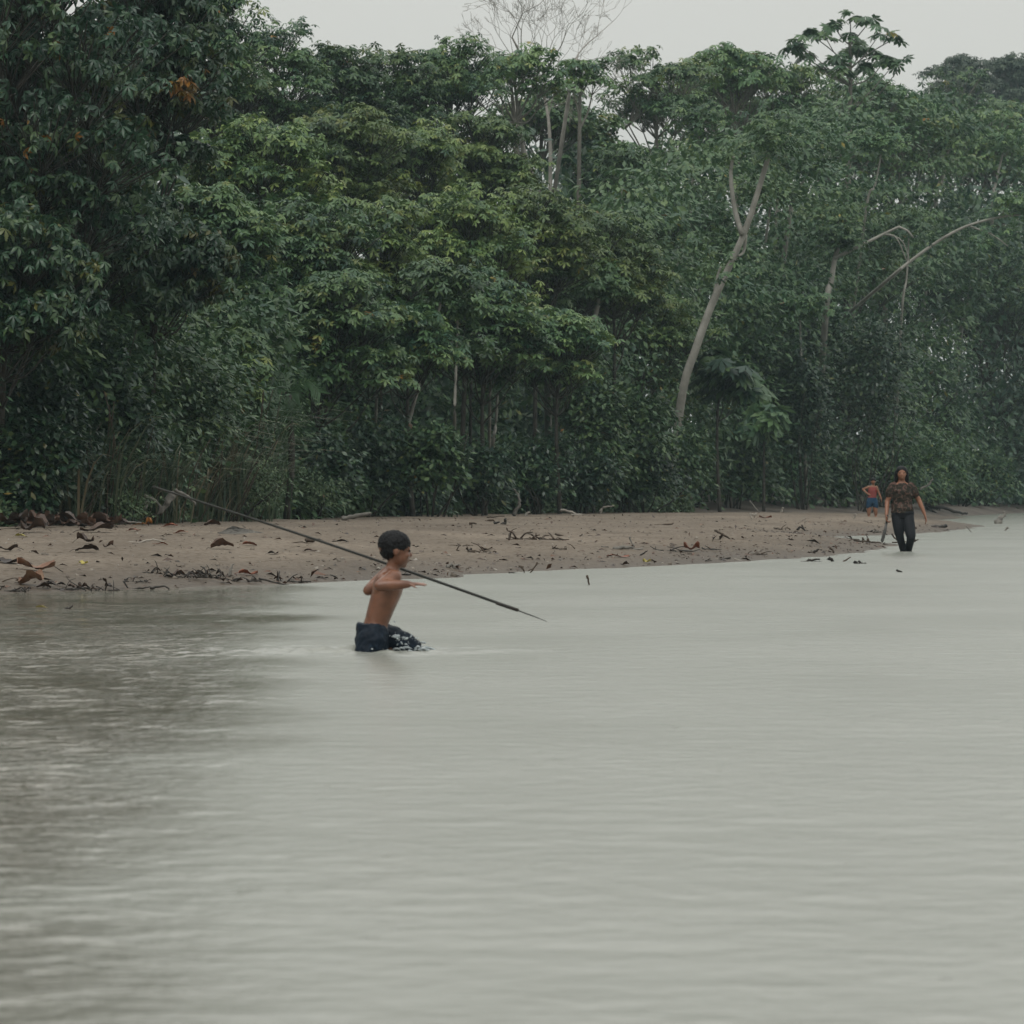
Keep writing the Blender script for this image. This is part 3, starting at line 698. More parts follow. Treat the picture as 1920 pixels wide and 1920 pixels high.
# bare tree against the sky
def bare_tree():
    rng = np.random.RandomState(41); D = 152
    b = ground_at(1030, D); e = empty('bare_tree', b, 'leafless tree with fine pale twigs rising above the skyline', 'tree')
    tb, wb = Buf(), Buf()
    def grow(buf, p, d, L, r, lev):
        q = p + d * L; m = (p + q) / 2 + rng.normal(0, .05 * L, 3)
        tube(buf, spline([p, m, q], 4), np.linspace(r, r * .72, 4), 5 if lev < 2 else 3, .5, False)
        if lev >= 6: return
        for _ in range(2 if rng.rand() < .62 else 3):
            n = d + rng.normal(0, .42, 3); n[2] += .10; n[1] *= .8; n /= np.linalg.norm(n)
            grow(wb, q, n, L * rng.uniform(.62, .88), max(r * .66, .006), lev + 1)
    for path in ([(1032, 280), (1028, 220), (1020, 165), (1035, 110)], [(975, 260), (968, 180), (985, 130), (960, 70)], [(1062, 210), (1070, 160), (1078, 120), (1085, 100)]):
        pts = spline([W(x, y, D + .4 * rng.normal()) for x, y in path], 10)
        foot = np.vstack([b, pts[0] + (b - pts[0]) * .4, pts]) if path[0][0] == 1032 else np.vstack([W(1030, 420, D), pts])
        tube(tb, foot, np.linspace(.075, .03, len(foot)), 7)
        d = pts[-1] - pts[-2]; d /= np.linalg.norm(d)
        for s in range(4):
            n = d + rng.normal(0, .55, 3); n[2] += .2; n /= np.linalg.norm(n)
            grow(wb, pts[-1 - 2 * s], n, 1.05, .022, 1)
    link('trunk', tb.mesh('trunk', M['twig_pale'], b, True), e)
    link('twigs', wb.mesh('twigs', M['twig_pale'], b), e)
bare_tree()

# ------------------------------------------------------------------ understory
def leafy_blob(rng, c, R, n, size, tpl=SIMP, tintr=(0, .95), droop=.4):
    v = rng.normal(0, 1, (n, 3)); v /= np.linalg.norm(v, axis=1, keepdims=True); v[:, 2] = np.where(v[:, 2] < -.35, -v[:, 2], v[:, 2])
    lump = 1 + .22 * np.sin(v[:, 0] * 5 + c[0] * 3) * np.sin(v[:, 2] * 6 + c[1]) + .15 * np.sin(v[:, 0] * 11 + v[:, 2] * 9)
    P = c + v * R * (lump * rng.uniform(.35, 1.0, n) ** .45)[:, None]
    out = v.copy(); out[:, 2] *= .4
    d = out + rng.normal(0, .5, (n, 3)); d[:, 2] -= droop
    nrm = v * .6 + np.array([0, 0, .8]) + rng.normal(0, .3, (n, 3))
    C = np.clip(tintr[0] + (tintr[1] - tintr[0]) * (rng.beta(2, 2, n) + .12 * np.sin(v[:, 0] * 4 + v[:, 2] * 5)), 0, .955)
    rare = rng.rand(n) < .006; C[rare] = rng.uniform(.96, 1, rare.sum())
    return P, frames(d, nrm), size * rng.uniform(.6, 1.3, n), C
def shrub(px, top, hw, D, label, seed, mat='leaf_shrub', size=.16, n=2600, name='shrub', cat='shrub', group='shrubs along the forest foot', tpl=SIMP2, bottom=None):
    rng = np.random.RandomState(2000 + seed)
    b = ground_at(px, D); z1 = W(px, top, D)[2]; z0 = b[2] if bottom is None else W(px, bottom, D)[2]
    R = hw / PXM(D); c = np.array([b[0], D, z0 + (z1 - z0) * .45]); H = (z1 - z0) * .56
    e = empty(name, b, label, cat, group); size *= 1.02; n = int(n * 1.25)
    tb, lb = Buf(), Buf()
    for k in range(7):
        q = c + np.array([rng.normal(0, .45) * R, rng.normal(0, .4) * R, rng.uniform(-.2, .8) * H])
        branch(tb, rng, b + np.array([rng.normal(0, .1) * R, 0, 0]), q, .03, .01, 4, 5)
    for k in range(6):                                     # a few overlapping leaf masses, so the outline is uneven
        cc = c + np.array([rng.uniform(-.55, .55) * R, rng.uniform(-.4, .4) * R, rng.uniform(-.35, .45) * H]) if k else c
        f = rng.uniform(.45, .7) if k else .85
        P, Rm, S, C = leafy_blob(rng, cc, np.array([R * f, R * .7 * f, H * f * 1.05]), n // 6, size, tpl)
        scatter(lb, tpl, P, Rm, S, C)
    link('stems', tb.mesh('stems', M['bark_dark'], b, True), e)
    link('foliage', lb.mesh('foliage', M[mat], b), e)
SH = [ # px, top, half width, D, label, material, leaf size
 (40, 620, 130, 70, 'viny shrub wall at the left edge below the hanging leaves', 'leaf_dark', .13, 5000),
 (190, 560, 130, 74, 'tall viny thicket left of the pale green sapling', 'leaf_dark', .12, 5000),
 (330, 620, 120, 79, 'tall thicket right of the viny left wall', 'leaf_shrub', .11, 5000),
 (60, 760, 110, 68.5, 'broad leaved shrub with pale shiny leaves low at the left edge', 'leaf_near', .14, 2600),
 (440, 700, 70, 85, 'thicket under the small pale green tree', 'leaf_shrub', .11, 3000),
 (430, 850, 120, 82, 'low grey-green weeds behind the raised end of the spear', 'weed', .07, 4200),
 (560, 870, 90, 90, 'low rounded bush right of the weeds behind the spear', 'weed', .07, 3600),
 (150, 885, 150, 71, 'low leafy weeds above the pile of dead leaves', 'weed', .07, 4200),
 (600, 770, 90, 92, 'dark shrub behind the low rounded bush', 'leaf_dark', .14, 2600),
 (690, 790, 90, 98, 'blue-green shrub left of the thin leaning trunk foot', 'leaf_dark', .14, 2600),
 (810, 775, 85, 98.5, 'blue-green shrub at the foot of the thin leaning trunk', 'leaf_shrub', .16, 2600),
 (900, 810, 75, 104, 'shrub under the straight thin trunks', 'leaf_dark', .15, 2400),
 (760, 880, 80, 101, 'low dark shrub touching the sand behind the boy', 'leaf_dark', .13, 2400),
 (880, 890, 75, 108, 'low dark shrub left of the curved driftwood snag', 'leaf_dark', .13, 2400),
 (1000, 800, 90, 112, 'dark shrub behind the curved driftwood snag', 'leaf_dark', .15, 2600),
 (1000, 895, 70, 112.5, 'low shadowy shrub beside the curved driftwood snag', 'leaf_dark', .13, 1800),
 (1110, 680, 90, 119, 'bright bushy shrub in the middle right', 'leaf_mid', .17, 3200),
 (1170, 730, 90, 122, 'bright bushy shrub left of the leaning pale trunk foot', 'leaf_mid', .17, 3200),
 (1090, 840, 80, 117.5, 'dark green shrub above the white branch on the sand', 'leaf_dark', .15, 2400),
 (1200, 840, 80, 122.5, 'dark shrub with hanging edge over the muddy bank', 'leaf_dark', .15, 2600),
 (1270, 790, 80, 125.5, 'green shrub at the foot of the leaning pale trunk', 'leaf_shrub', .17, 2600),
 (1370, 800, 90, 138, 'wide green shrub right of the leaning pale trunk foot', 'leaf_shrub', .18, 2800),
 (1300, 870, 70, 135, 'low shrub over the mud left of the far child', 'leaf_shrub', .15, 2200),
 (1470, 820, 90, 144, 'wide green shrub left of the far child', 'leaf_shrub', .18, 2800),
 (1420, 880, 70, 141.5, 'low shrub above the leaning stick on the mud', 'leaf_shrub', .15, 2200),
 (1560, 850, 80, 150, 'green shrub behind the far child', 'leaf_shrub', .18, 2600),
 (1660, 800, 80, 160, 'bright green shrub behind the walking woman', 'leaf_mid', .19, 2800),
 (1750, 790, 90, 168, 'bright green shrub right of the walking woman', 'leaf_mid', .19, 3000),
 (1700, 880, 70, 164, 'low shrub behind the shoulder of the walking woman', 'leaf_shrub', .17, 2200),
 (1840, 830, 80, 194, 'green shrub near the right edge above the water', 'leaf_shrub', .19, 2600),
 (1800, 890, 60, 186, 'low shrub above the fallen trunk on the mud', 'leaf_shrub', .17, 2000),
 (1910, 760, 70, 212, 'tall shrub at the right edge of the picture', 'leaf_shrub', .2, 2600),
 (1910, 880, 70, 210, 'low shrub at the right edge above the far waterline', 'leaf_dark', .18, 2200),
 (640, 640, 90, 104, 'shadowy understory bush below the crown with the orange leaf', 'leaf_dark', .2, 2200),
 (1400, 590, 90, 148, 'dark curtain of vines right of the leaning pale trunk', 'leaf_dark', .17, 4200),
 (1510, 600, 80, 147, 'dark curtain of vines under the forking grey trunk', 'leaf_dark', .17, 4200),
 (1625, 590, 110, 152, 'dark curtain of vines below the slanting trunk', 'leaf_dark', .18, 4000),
]
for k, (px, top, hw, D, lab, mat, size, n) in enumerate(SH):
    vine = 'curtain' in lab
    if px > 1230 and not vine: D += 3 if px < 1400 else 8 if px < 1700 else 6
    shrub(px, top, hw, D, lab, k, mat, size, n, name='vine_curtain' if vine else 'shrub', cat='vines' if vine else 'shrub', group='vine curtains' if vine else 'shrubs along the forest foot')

# long-bladed cane grass on the left bank
def blades(buf, rng, base, n, L, w, spread, lean=(0, 0), tint=(0, 1)):
    for _ in range(n):
        az = rng.uniform(0, 6.28); h = L * rng.uniform(.5, 1.1); out = rng.uniform(.3, .85) * h * spread
        b = base + np.array([rng.normal(0, .22), rng.normal(0, .22), 0])
        d = np.array([math.cos(az) + lean[0], math.sin(az) * .6 + lean[1], 0])
        t = np.linspace(0, 1, 6)[:, None]
        P = b + d * out * t ** 1.6 + np.array([0, 0, 1]) * h * (t * 1.25 - .62 * t ** 2.6)
        s = np.array([-d[1], d[0], .25]); s /= np.linalg.norm(s)
        ww = w * np.array([.6, 1, 1, .8, .5, .05])[:, None]
        V = np.concatenate([P - s * ww, P + s * ww]); q = np.arange(5)
        buf.add(V, None, np.stack([q, q + 1, q + 7, q + 6], 1), np.clip(rng.uniform(*tint), 0, 1))
CG = [(130, 800, 69.6, 'tan cane grass clump at the far left below the viny thicket'), (215, 800, 71.6, 'cane grass clump left of the leaning grass plumes'), (300, 770, 73.8, 'arching green cane grass in the middle of the left bank'),
      (370, 800, 78.4, 'arching pale cane grass right of the middle of the left bank'), (450, 790, 83.6, 'cane grass with dry tan stalks near the end of the left bank'), (490, 690, 86.5, 'pale grass plume sticking out over the dark forest edge'),
      (170, 700, 70.6, 'upper cane grass tuft in the viny thicket'), (410, 690, 81, 'upper cane grass tuft below the pale green tree')]
for k, (px, top, D, lab) in enumerate(CG):
    rng = np.random.RandomState(3000 + k); b = ground_at(px, D); L = W(px, top, D)[2] - b[2]
    e = empty('cane_grass', b, lab, 'grass clump', 'cane grass on the left bank')
    bf = Buf(); blades(bf, rng, b, 95, L * 1.05, .020, .75, (.35, -.3)); link('blades', bf.mesh('blades', M['grass'], b), e)
    sf = Buf()
    for _ in range(7):
        a = b + np.array([rng.normal(0, .25), rng.normal(0, .2) - .1, 0]); branch(sf, rng, a, a + np.array([rng.normal(.2, .3), rng.normal(-.2, .2), L * rng.uniform(.4, .9)]), .012, .008, 4, 5)
    link('stalks', sf.mesh('stalks', M['drift_brown'], b), e)
# drooping palm
rng = np.random.RandomState(77); D = 87; b = ground_at(535, D)
e = empty('palm', b, 'small palm with drooping grey-green fronds beside the brownish leaning trunk', 'palm')
sb_ = Buf(); crown_p = W(540, 735, D); tube(sb_, spline([b, (b + crown_p) / 2 + [.1, 0, 0], crown_p], 6), [.07] * 6, 6); link('stem', sb_.mesh('stem', M['bark_dark'], b), e)
for path in ([(540, 735), (548, 765), (553, 810)], [(540, 735), (562, 740), (573, 785)], [(540, 735), (520, 725), (505, 760)], [(540, 735), (535, 770), (522, 815)], [(540, 735), (575, 715), (600, 735)], [(540, 735), (530, 700), (510, 700)]):
    f = Buf(); q = spline([W(x, y, D + rng.uniform(-.4, .1)) for x, y in path], 14); tube(f, q, np.linspace(.018, .006, 14), 4)
    for i in range(2, 14):
        t = q[min(i + 1, 13)] - q[i - 1]; t /= np.linalg.norm(t)
        for s in (-1, 1):
            side = np.cross(t, [0, 1, 0]) * s; tip = q[i] + side * .22 + t * .16 + np.array([0, -.05, -.08]); w = t * .025
            f.add([q[i] - w, q[i] + w, (q[i] + tip) / 2 + w, tip], [(0, 1, 2), (0, 2, 3)], None, .35)
    link('frond', f.mesh('frond', M['leaf_shrub'], b), e)

# dense forest behind the front trees: one mass nobody could count
rng = np.random.RandomState(55); fb = Buf()
def skyline(px): return np.interp(px, [0, 380, 480, 620, 800, 1000, 1080, 1150, 1300, 1500, 1700, 1920, 2100], [-60, 60, 70, 130, 140, 170, 240, 260, 170, 190, 220, 230, 240])
N = 82000
px = np.where(rng.rand(N) < .55, rng.uniform(1050, 2080, N), rng.uniform(-150, 1100, N))
De = np.interp(px, [-150, 0, 300, 420, 700, 1000, 1200, 1500, 1700, 1920, 2080], [74, 78, 86, 124, 138, 148, 168, 180, 190, 204, 215])
D = De + rng.gamma(1.6, 8, N)
top = skyline(px) + 60 * np.sin(px / 47) * np.sin(D / 6)
py = rng.uniform(0, 1, N) ** .9 * (935 - top) + top + 75
P = np.stack([(px - 960) / FPX * D, D, CAMH - (py - HORIZ) / FPX * D], 1)
P[:, 2] = np.maximum(P[:, 2], .8)
d = rng.normal(0, 1, (N, 3)); d[:, 2] -= .5; nrm = rng.normal(0, .35, (N, 3)) + [0, -.2, .9]
scatter(fb, SIMP2, P, frames(d, nrm), rng.uniform(.28, .5, N), rng.beta(2, 2.4, N) * .95)
n2 = 11000; Dl = rng.uniform(18, 64, n2); Xe = np.interp(Dl, EDGE[:6, 1], EDGE[:6, 0])
P = np.stack([Xe - 1.5 - rng.gamma(1.5, 2.0, n2), Dl, 1 + 15 * rng.uniform(0, 1, n2) ** .8 * (.75 + .25 * np.sin(Dl * .6))], 1)
d = rng.normal(0, 1, (n2, 3)); d[:, 2] -= .5
scatter(fb, SIMP2, P, frames(d, rng.normal(0, .35, (n2, 3)) + [.2, 0, .9]), rng.uniform(.5, .9, n2), rng.beta(2, 2.4, n2) * .95)
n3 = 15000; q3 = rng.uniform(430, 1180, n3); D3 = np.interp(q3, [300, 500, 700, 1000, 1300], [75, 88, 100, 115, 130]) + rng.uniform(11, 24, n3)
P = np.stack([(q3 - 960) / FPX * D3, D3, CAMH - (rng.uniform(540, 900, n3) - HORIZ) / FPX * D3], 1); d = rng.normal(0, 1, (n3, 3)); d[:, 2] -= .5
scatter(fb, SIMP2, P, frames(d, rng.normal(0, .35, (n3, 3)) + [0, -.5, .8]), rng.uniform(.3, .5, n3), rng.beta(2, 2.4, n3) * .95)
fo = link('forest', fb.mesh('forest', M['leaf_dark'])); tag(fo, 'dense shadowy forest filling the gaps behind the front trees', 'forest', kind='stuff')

# undergrowth, creepers and saplings that close the forest wall between the trunks
rng = np.random.RandomState(57); ub = Buf()
for k in range(1560):
    q = rng.uniform(-140, 2060) if k < 950 else rng.uniform(-120, 520) if k < 1180 else rng.uniform(500, 1230) if k < 1420 else rng.uniform(1120, 2040)
    De = np.interp(q, [-150, 0, 300, 500, 700, 1000, 1300, 1600, 1750, 1920, 2080], [64, 68, 75, 88, 100, 115, 130, 150, 175, 215, 230])
    hollow = 540 < q < 1060
    mud = 2.5 * smooth(1150, 1300, q) + 6 * smooth(1400, 1560, q) * (1 - .6 * smooth(1700, 1850, q))
    u = rng.uniform(0, 1) ** 1.25 if k < 1180 else (rng.uniform(0, .10) if k < 1330 else rng.uniform(.05, .2) if k < 1420 else rng.uniform(.75, 1.45))
    if hollow and .2 < u < .62 and rng.rand() < .72: continue
    Dk = De + 1.8 + mud + rng.gamma(1.6, 2.2) + 3.5 * u if k < 950 else De + rng.uniform(.9, 2.6) + 1.5 * u if k < 1330 else De + rng.uniform(2, 6) if k < 1420 else De + mud + rng.uniform(8, 20)
    hm_ = (925 - np.interp(q, [0, 300, 500, 800, 1100, 1300, 1600, 1920], [480, 540, 560, 570, 560, 480, 430, 430])) / FPX * Dk
    Xk = (q - 960) / FPX * Dk; r = rng.uniform(.45, 1.0) * (Dk / 110) ** .7
    c = np.array([Xk, Dk, float(ground_z([Xk], [Dk])[0]) + .2 + u * hm_])
    lo = rng.uniform(0, .35); fl = rng.uniform(.6, 1.3)
    if k >= 1420: r = rng.uniform(1.0, 2.3); fl = rng.uniform(.22, .42); c[2] += .4 * math.sin(q / 17)
    P, Rm, S_k, C = leafy_blob(rng, c, np.array([r * 1.15, r, r * fl]), 145 if k < 1420 else int(170 * r), .178 * (Dk / 110) ** .6 * rng.uniform(.75, 1.35), SIMP2, (lo, lo + .6))
    scatter(ub, SIMP2, P, Rm, S_k, C)
tag(link('undergrowth', ub.mesh('undergrowth', M['leaf_shrub'])), 'tangled leafy undergrowth and creepers between the forest trunks', 'undergrowth', kind='stuff')

# ground cover of weeds and short grass at the foot of the left bank
rng = np.random.RandomState(66); wb_ = Buf(); n = 48000
px = rng.uniform(-60, 1300, n); D = np.interp(px, [-60, 0, 300, 500, 700, 1000, 1300], [66, 68, 75, 88, 100, 115, 130]) + rng.uniform(-1.2, 3, n)
X = (px - 960) / FPX * D; Z = np.maximum(ground_z(X, D), sand_z(X, D)[0])
dn = .5 + .5 * nz4(X, D); keep = rng.rand(n) < np.clip((bank_s(X, D) + 1.2) / 2, 0, 1) * (.4 + dn)
X, D, Z = X[keep], D[keep], Z[keep]; n = len(X)
h = rng.gamma(2, .17, n)
P = np.stack([X, D, Z + h * rng.uniform(.1, 1, n)], 1)
d = rng.normal(0, 1, (n, 3)); d[:, 2] = np.abs(d[:, 2]) * .5
scatter(wb_, SIMP2, P, frames(d, rng.normal(0, .4, (n, 3)) + [0, -.3, .9]), rng.uniform(.06, .15, n), rng.beta(2, 2, n) * .95)
tag(link('ground_cover', wb_.mesh('ground_cover', M['weed'])), 'low weeds creeping from the foot of the forest onto the sand', 'weeds', kind='stuff')

# ------------------------------------------------------------------ beach debris
def drift(paths, label, mat='drift_dark', D=None, wpx=4, name='driftwood', cat='driftwood', group='driftwood along the river', sink=.03, taper=.5, seed=0):
    """paths: list of pixel polylines; they stand at the distance where the lowest pixel meets the ground."""
    rng = np.random.RandomState(int(abs(paths[0][0][0])) + seed)
    low = max((p for L in paths for p in L), key=lambda p: p[1])
    if D is None: D, h = hit(low[0], low[1])
    else: h = CAMH - (low[1] - HORIZ) / FPX * D
    base = W(low[0], low[1], D); base[2] = h
    b = Buf()
    for i, L in enumerate(paths):
        w = (L[0][2] if len(L[0]) > 2 else wpx) / PXM(D) / 2
        q = np.array([W(p[0], p[1], D) for p in L]); q[:, 1] += np.linspace(0, rng.uniform(-.12, .12) * np.linalg.norm(q[-1] - q[0]), len(q)); q[:, 2] -= sink * .3
        n = max(5, 3 * len(q)); s = spline(q, n) + rng.normal(0, w * .25, (n, 3))
        tube(b, s, w * np.linspace(1, taper, n) * rng.uniform(.85, 1.15, n), 7)
    o = link(name, b.mesh(name, M[mat], base, True), None, base)
    return tag(o, label, cat, group)
def crumple(rng, w, h, mat, tint):                          # a curled dry leaf: lobed sheet, edges rolled up
    nu, nv = 9, 7
    u, v = np.meshgrid(np.linspace(-1, 1, nu), np.linspace(-1, 1, nv))
    taper = np.sqrt(np.clip(1.05 - u ** 2, .02, 1)) * (1 + .28 * np.sin(u * 9 + rng.uniform(0, 6)))
    x = u * w / 2; y = v * taper * w * .30
    z = h * (.25 + .55 * (v ** 2) * rng.uniform(.4, 1) + .35 * np.sin(u * rng.uniform(2, 4) + rng.uniform(0, 6)) * (.3 + np.abs(v)) + .25 * rng.rand(nv, nu))
    z = np.clip(z, 0, None)
    i = np.arange(nv - 1)[:, None] * nu; j = np.arange(nu - 1)[None]
    Q = np.stack([i + j, i + j + 1, i + nu + j + 1, i + nu + j], -1).reshape(-1, 4)
    b = Buf(); b.add(np.stack([x.ravel(), y.ravel(), z.ravel()], 1), None, Q, np.clip(tint + rng.normal(0, .12, nu * nv), 0, 1))
    L = [(x[3, 0], 0, z[3, 0]), (x[3, 0] - .12 * w, .02 * w, h * .3), (x[3, 0] - .25 * w, -.03 * w, .002)]
    tube(b, L, w * .012, 4, .1)
    return b
def dead_leaf(px, py, w, h, label, mat='dead_leaf', tint=.5, rot=None, group='fallen leaves on the sand', parent=None, D=None, name='fallen_leaf'):
    rng = np.random.RandomState(int(px * 7 + py))
    if D is None: D, z = hit(px, py)
    else: z = hit(px, py)[1]
    s = 1 / PXM(D); p = np.array([(px - 960) / FPX * D, D, z + .004])
    o = link(name, crumple(rng, w * s, h * s, mat, tint).mesh(name, M[mat]))
    o.rotation_euler = (rng.uniform(-.15, .15), rng.uniform(-.1, .1), rng.uniform(-.5, .5) + (math.pi if rng.rand() < .5 else 0) if rot is None else rot)
    if parent is None: o.location = p; tag(o, label, 'leaf', group)
    else: o.parent = parent; o.location = p - np.array(parent.location)
    return o
def tangle(px, py, wpx, hpx, n, label, mat='drift_dark', name='twig_tangle', cat='twigs', leafy=0, thick=1.6):
    rng = np.random.RandomState(int(px + py * 3)); D, z = hit(px, py); s = 1 / PXM(D); base = np.array([(px - 960) / FPX * D, D, z])
    e = empty(name, base, label, cat, 'twig tangles on the sand')
    b = Buf()
    for _ in range(n):
        c = np.array([rng.uniform(-.5, .5) * wpx * s, rng.normal(0, .12) * wpx * s, 0])
        a = rng.uniform(0, 6.28); L = wpx * s * rng.uniform(.12, .45); up = hpx * s * rng.uniform(0, 1) ** 3
        p1 = c + np.array([math.cos(a) * L * .5, math.sin(a) * L * .4, up]); p0 = c - np.array([math.cos(a) * L * .5, math.sin(a) * L * .4, -.005])
        m = (p0 + p1) / 2 + np.array([0, 0, up * .2]) + rng.normal(0, .06 * L, 3); m[2] = abs(m[2])
        tube(b, base + spline([p0, m, p1], 6), thick * s * np.linspace(1, .45, 6) * rng.uniform(.6, 1.3), 5)
    link('twigs', b.mesh('twigs', M[mat], base), e)
    for k in range(leafy):
        dead_leaf(px + rng.uniform(-.5, .5) * wpx, py - rng.uniform(0, .25) * hpx, wpx * rng.uniform(.16, .34), hpx * rng.uniform(.15, .45), None, tint=rng.uniform(.0, .45), parent=e, name='leaf')
    return e

# left beach
def pile(px, py, w, h, n, label, tint):
    rng = np.random.RandomState(int(px)); D, z = hit(px, py)
    e = empty('leaf_pile', ((px - 960) / FPX * D, D, z), label, 'leaf pile', 'piles of dead leaves')
    for k in range(n):
        dx = rng.uniform(-.5, .5) * w; dy = rng.uniform(-.5, .35) * h
        o = dead_leaf(px + dx, py + dy, rng.uniform(28, 60), rng.uniform(10, 22), None, tint=np.clip(rng.normal(tint, .22), 0, 1), parent=e, name='leaf')
        o.location.z += rng.uniform(0, .05)
pile(165, 975, 110, 18, 22, 'long heap of dry brown leaves against the left weeds', .42)
pile(70, 984, 120, 14, 14, 'flatter heap of brown leaves at the left edge of the beach', .35)
dead_leaf(62, 998, 46, 20, 'dark reddish crumpled leaf in front of the left leaf heap', tint=.3)
dead_leaf(180, 998, 62, 14, 'broad folded brown leaf lying alone right of the left leaf heap', tint=.3)
dead_leaf(40, 1008, 24, 5, 'small yellow leaf near the left edge of the beach', 'yellow_leaf')
dead_leaf(160, 1020, 34, 18, 'upright crumpled brown leaf below the broad folded leaf', tint=.3)
dead_leaf(203, 1028, 20, 12, 'small brown leaf stub right of the upright crumpled leaf', tint=.35)
dead_leaf(163, 1036, 44, 13, 'dark curled leaf with a long stalk on the left beach', tint=.1)
dead_leaf(12, 1034, 44, 12, 'reddish brown leaf at the left picture edge, upper one', tint=.3)
dead_leaf(18, 1057, 56, 9, 'flat dark leaf at the left picture edge, lower one', tint=.05)
dead_leaf(66, 1070, 72, 17, 'large pale brown curled leaf left of the waterline weeds', tint=.85)
dead_leaf(157, 1060, 20, 6, 'small yellow leaf in the middle of the left beach', 'yellow_leaf')
dead_leaf(417, 1030, 44, 15, 'cluster-like curled brown leaf on the beach left of the boy', tint=.55)
dead_leaf(468, 1024, 28, 6, 'thin reddish leaf right of the curled brown leaf', 'red_leaf')
dead_leaf(265, 986, 24, 5, 'orange leaf lying left of the grey driftwood plank', 'orange_leaf')
dead_leaf(320, 988, 28, 5, 'orange brown leaf nearer the grey driftwood plank', 'red_leaf')
dead_leaf(340, 1000, 26, 5, 'rust coloured leaf just left of the grey driftwood plank', 'red_leaf')
dead_leaf(253, 996, 24, 5, 'small rust leaf above the wavy grey stick', 'red_leaf')
dead_leaf(279, 969, 14, 11, 'bright orange leaf at the foot of the left weeds', 'orange_leaf')
dead_leaf(398, 974, 32, 9, 'dark brown leaf on the crest under the spear', tint=.45)
dead_leaf(303, 1022, 24, 5, 'small brown leaf below the wavy grey stick', 'red_leaf')
dead_leaf(58, 1098, 56, 22, 'pink-brown rumpled leaf at the waterline on the far left', tint=.95)
dead_leaf(465, 1079, 36, 8, 'rust red leaf above the waterline weeds left of the boy', 'red_leaf')
dead_leaf(512, 1041, 20, 5, 'dark leaf fleck under the spear', tint=.1)
dead_leaf(642, 1017, 26, 4, 'thin dark leaf right of the spear shaft', tint=.15)
dead_leaf(580, 1034, 26, 4, 'thin brown leaf just below the spear shaft', tint=.5)
drift([[(240, 1015, 5), (258, 1017), (275, 1012), (290, 1010), (307, 1015)]], 'wavy pale grey stick on the left beach', 'drift_pale')
drift([[(222, 979, 5), (245, 978), (264, 979)]], 'short grey stick below the left weeds', 'drift_grey')
drift([[(545, 1018, 3), (562, 1015), (590, 1019)], [(575, 1010, 9), (590, 1012)]], 'dark leafy stick just under the middle of the spear', 'drift_brown')
drift([[(640, 972, 9), (660, 968), (680, 965), (696, 962)]], 'brownish log lying on the crest left of the boy', 'drift_grey', taper=.8)
# grey plank-like driftwood wedge
D, z = hit(455, 1000); s = 1 / PXM(D); base = np.array([(455 - 960) / FPX * D, D, z])
bf = Buf(); V = np.array([(-45, 0, 1), (-20, 6, 14), (45, -4, 0), (-10, -22, 0), (-45, 0, -3), (-20, 6, 9), (45, -4, -4), (-10, -22, -4)], float) * s
bf.add(V + base, None, [(0, 3, 2, 1), (4, 5, 6, 7), (0, 1, 5, 4), (1, 2, 6, 5), (2, 3, 7, 6), (3, 0, 4, 7)])
tag(link('driftwood', bf.mesh('driftwood', M['drift_grey'], base), None, base), 'weathered grey wedge of driftwood plank on the left beach', 'driftwood', 'driftwood along the river')
tangle(120, 1106, 90, 24, 16, 'dark wet twigs at the waterline below the pink-brown leaf', leafy=6)
tangle(345, 1084, 74, 22, 26, 'black weed clump near the waterline, left one of two', leafy=8)
tangle(398, 1085, 44, 26, 20, 'black weed clump near the waterline, right one of two', leafy=5)
tangle(548, 1092, 60, 22, 18, 'black twig clump at the waterline just left of the boy', leafy=3)
tangle(28, 1110, 60, 14, 14, 'dark twig litter at the waterline by the left picture edge', leafy=4)
tangle(255, 1092, 50, 12, 12, 'dark twig litter above the forked branch on the left waterline', leafy=3)
tangle(455, 1092, 60, 12, 14, 'dark twig litter at the waterline below the rust red leaf', leafy=3)
tangle(610, 1086, 50, 9, 10, 'thin twig litter at the waterline behind the boy', leafy=2)
tangle(750, 1078, 40, 8, 8, 'small twig litter on the sand spit behind the boy', leafy=1)
tangle(190, 1108, 60, 20, 12, 'dark leafy debris at the waterline in the middle of the left beach', leafy=5)
tangle(280, 1075, 44, 24, 8, 'small twig sprig standing above the waterline weeds', leafy=2)
drift([[(232, 1088, 4), (240, 1100), (252, 1104)], [(240, 1104, 4), (268, 1100), (282, 1098)], [(282, 1101, 5), (305, 1097), (318, 1102)]], 'forked dark branch on the left waterline', 'drift_dark')
drift([[(485, 1083, 4), (515, 1090), (545, 1097)]], 'straight black stick sloping into the water left of the boy', 'drift_dark')
drift([[(428, 1082, 8), (434, 1066), (438, 1058)]], 'upright pale bark shard at the waterline', 'drift_grey', taper=.3)
drift([[(0, 1092, 3), (20, 1083), (45, 1081)]], 'thin curved twig at the left picture edge by the waterline', 'drift_brown')
drift([[(118, 1142, 5), (128, 1138), (137, 1134)]], 'small dark stick poking out of the water near the left edge', 'drift_dark')
dead_leaf(76, 1141, 20, 4, 'yellow leaf floating near the left edge', 'yellow_leaf')
# root stump in the left weeds
drift([[(262, 925, 8), (285, 935), (300, 948), (296, 962)], [(325, 925, 16), (312, 945, 18), (300, 962)], [(275, 940, 10), (272, 958)], [(330, 918, 7), (350, 928), (368, 945)]], 'weathered grey root stump half hidden in the left weeds', 'drift_grey', name='root_stump', cat='stump', D=72)
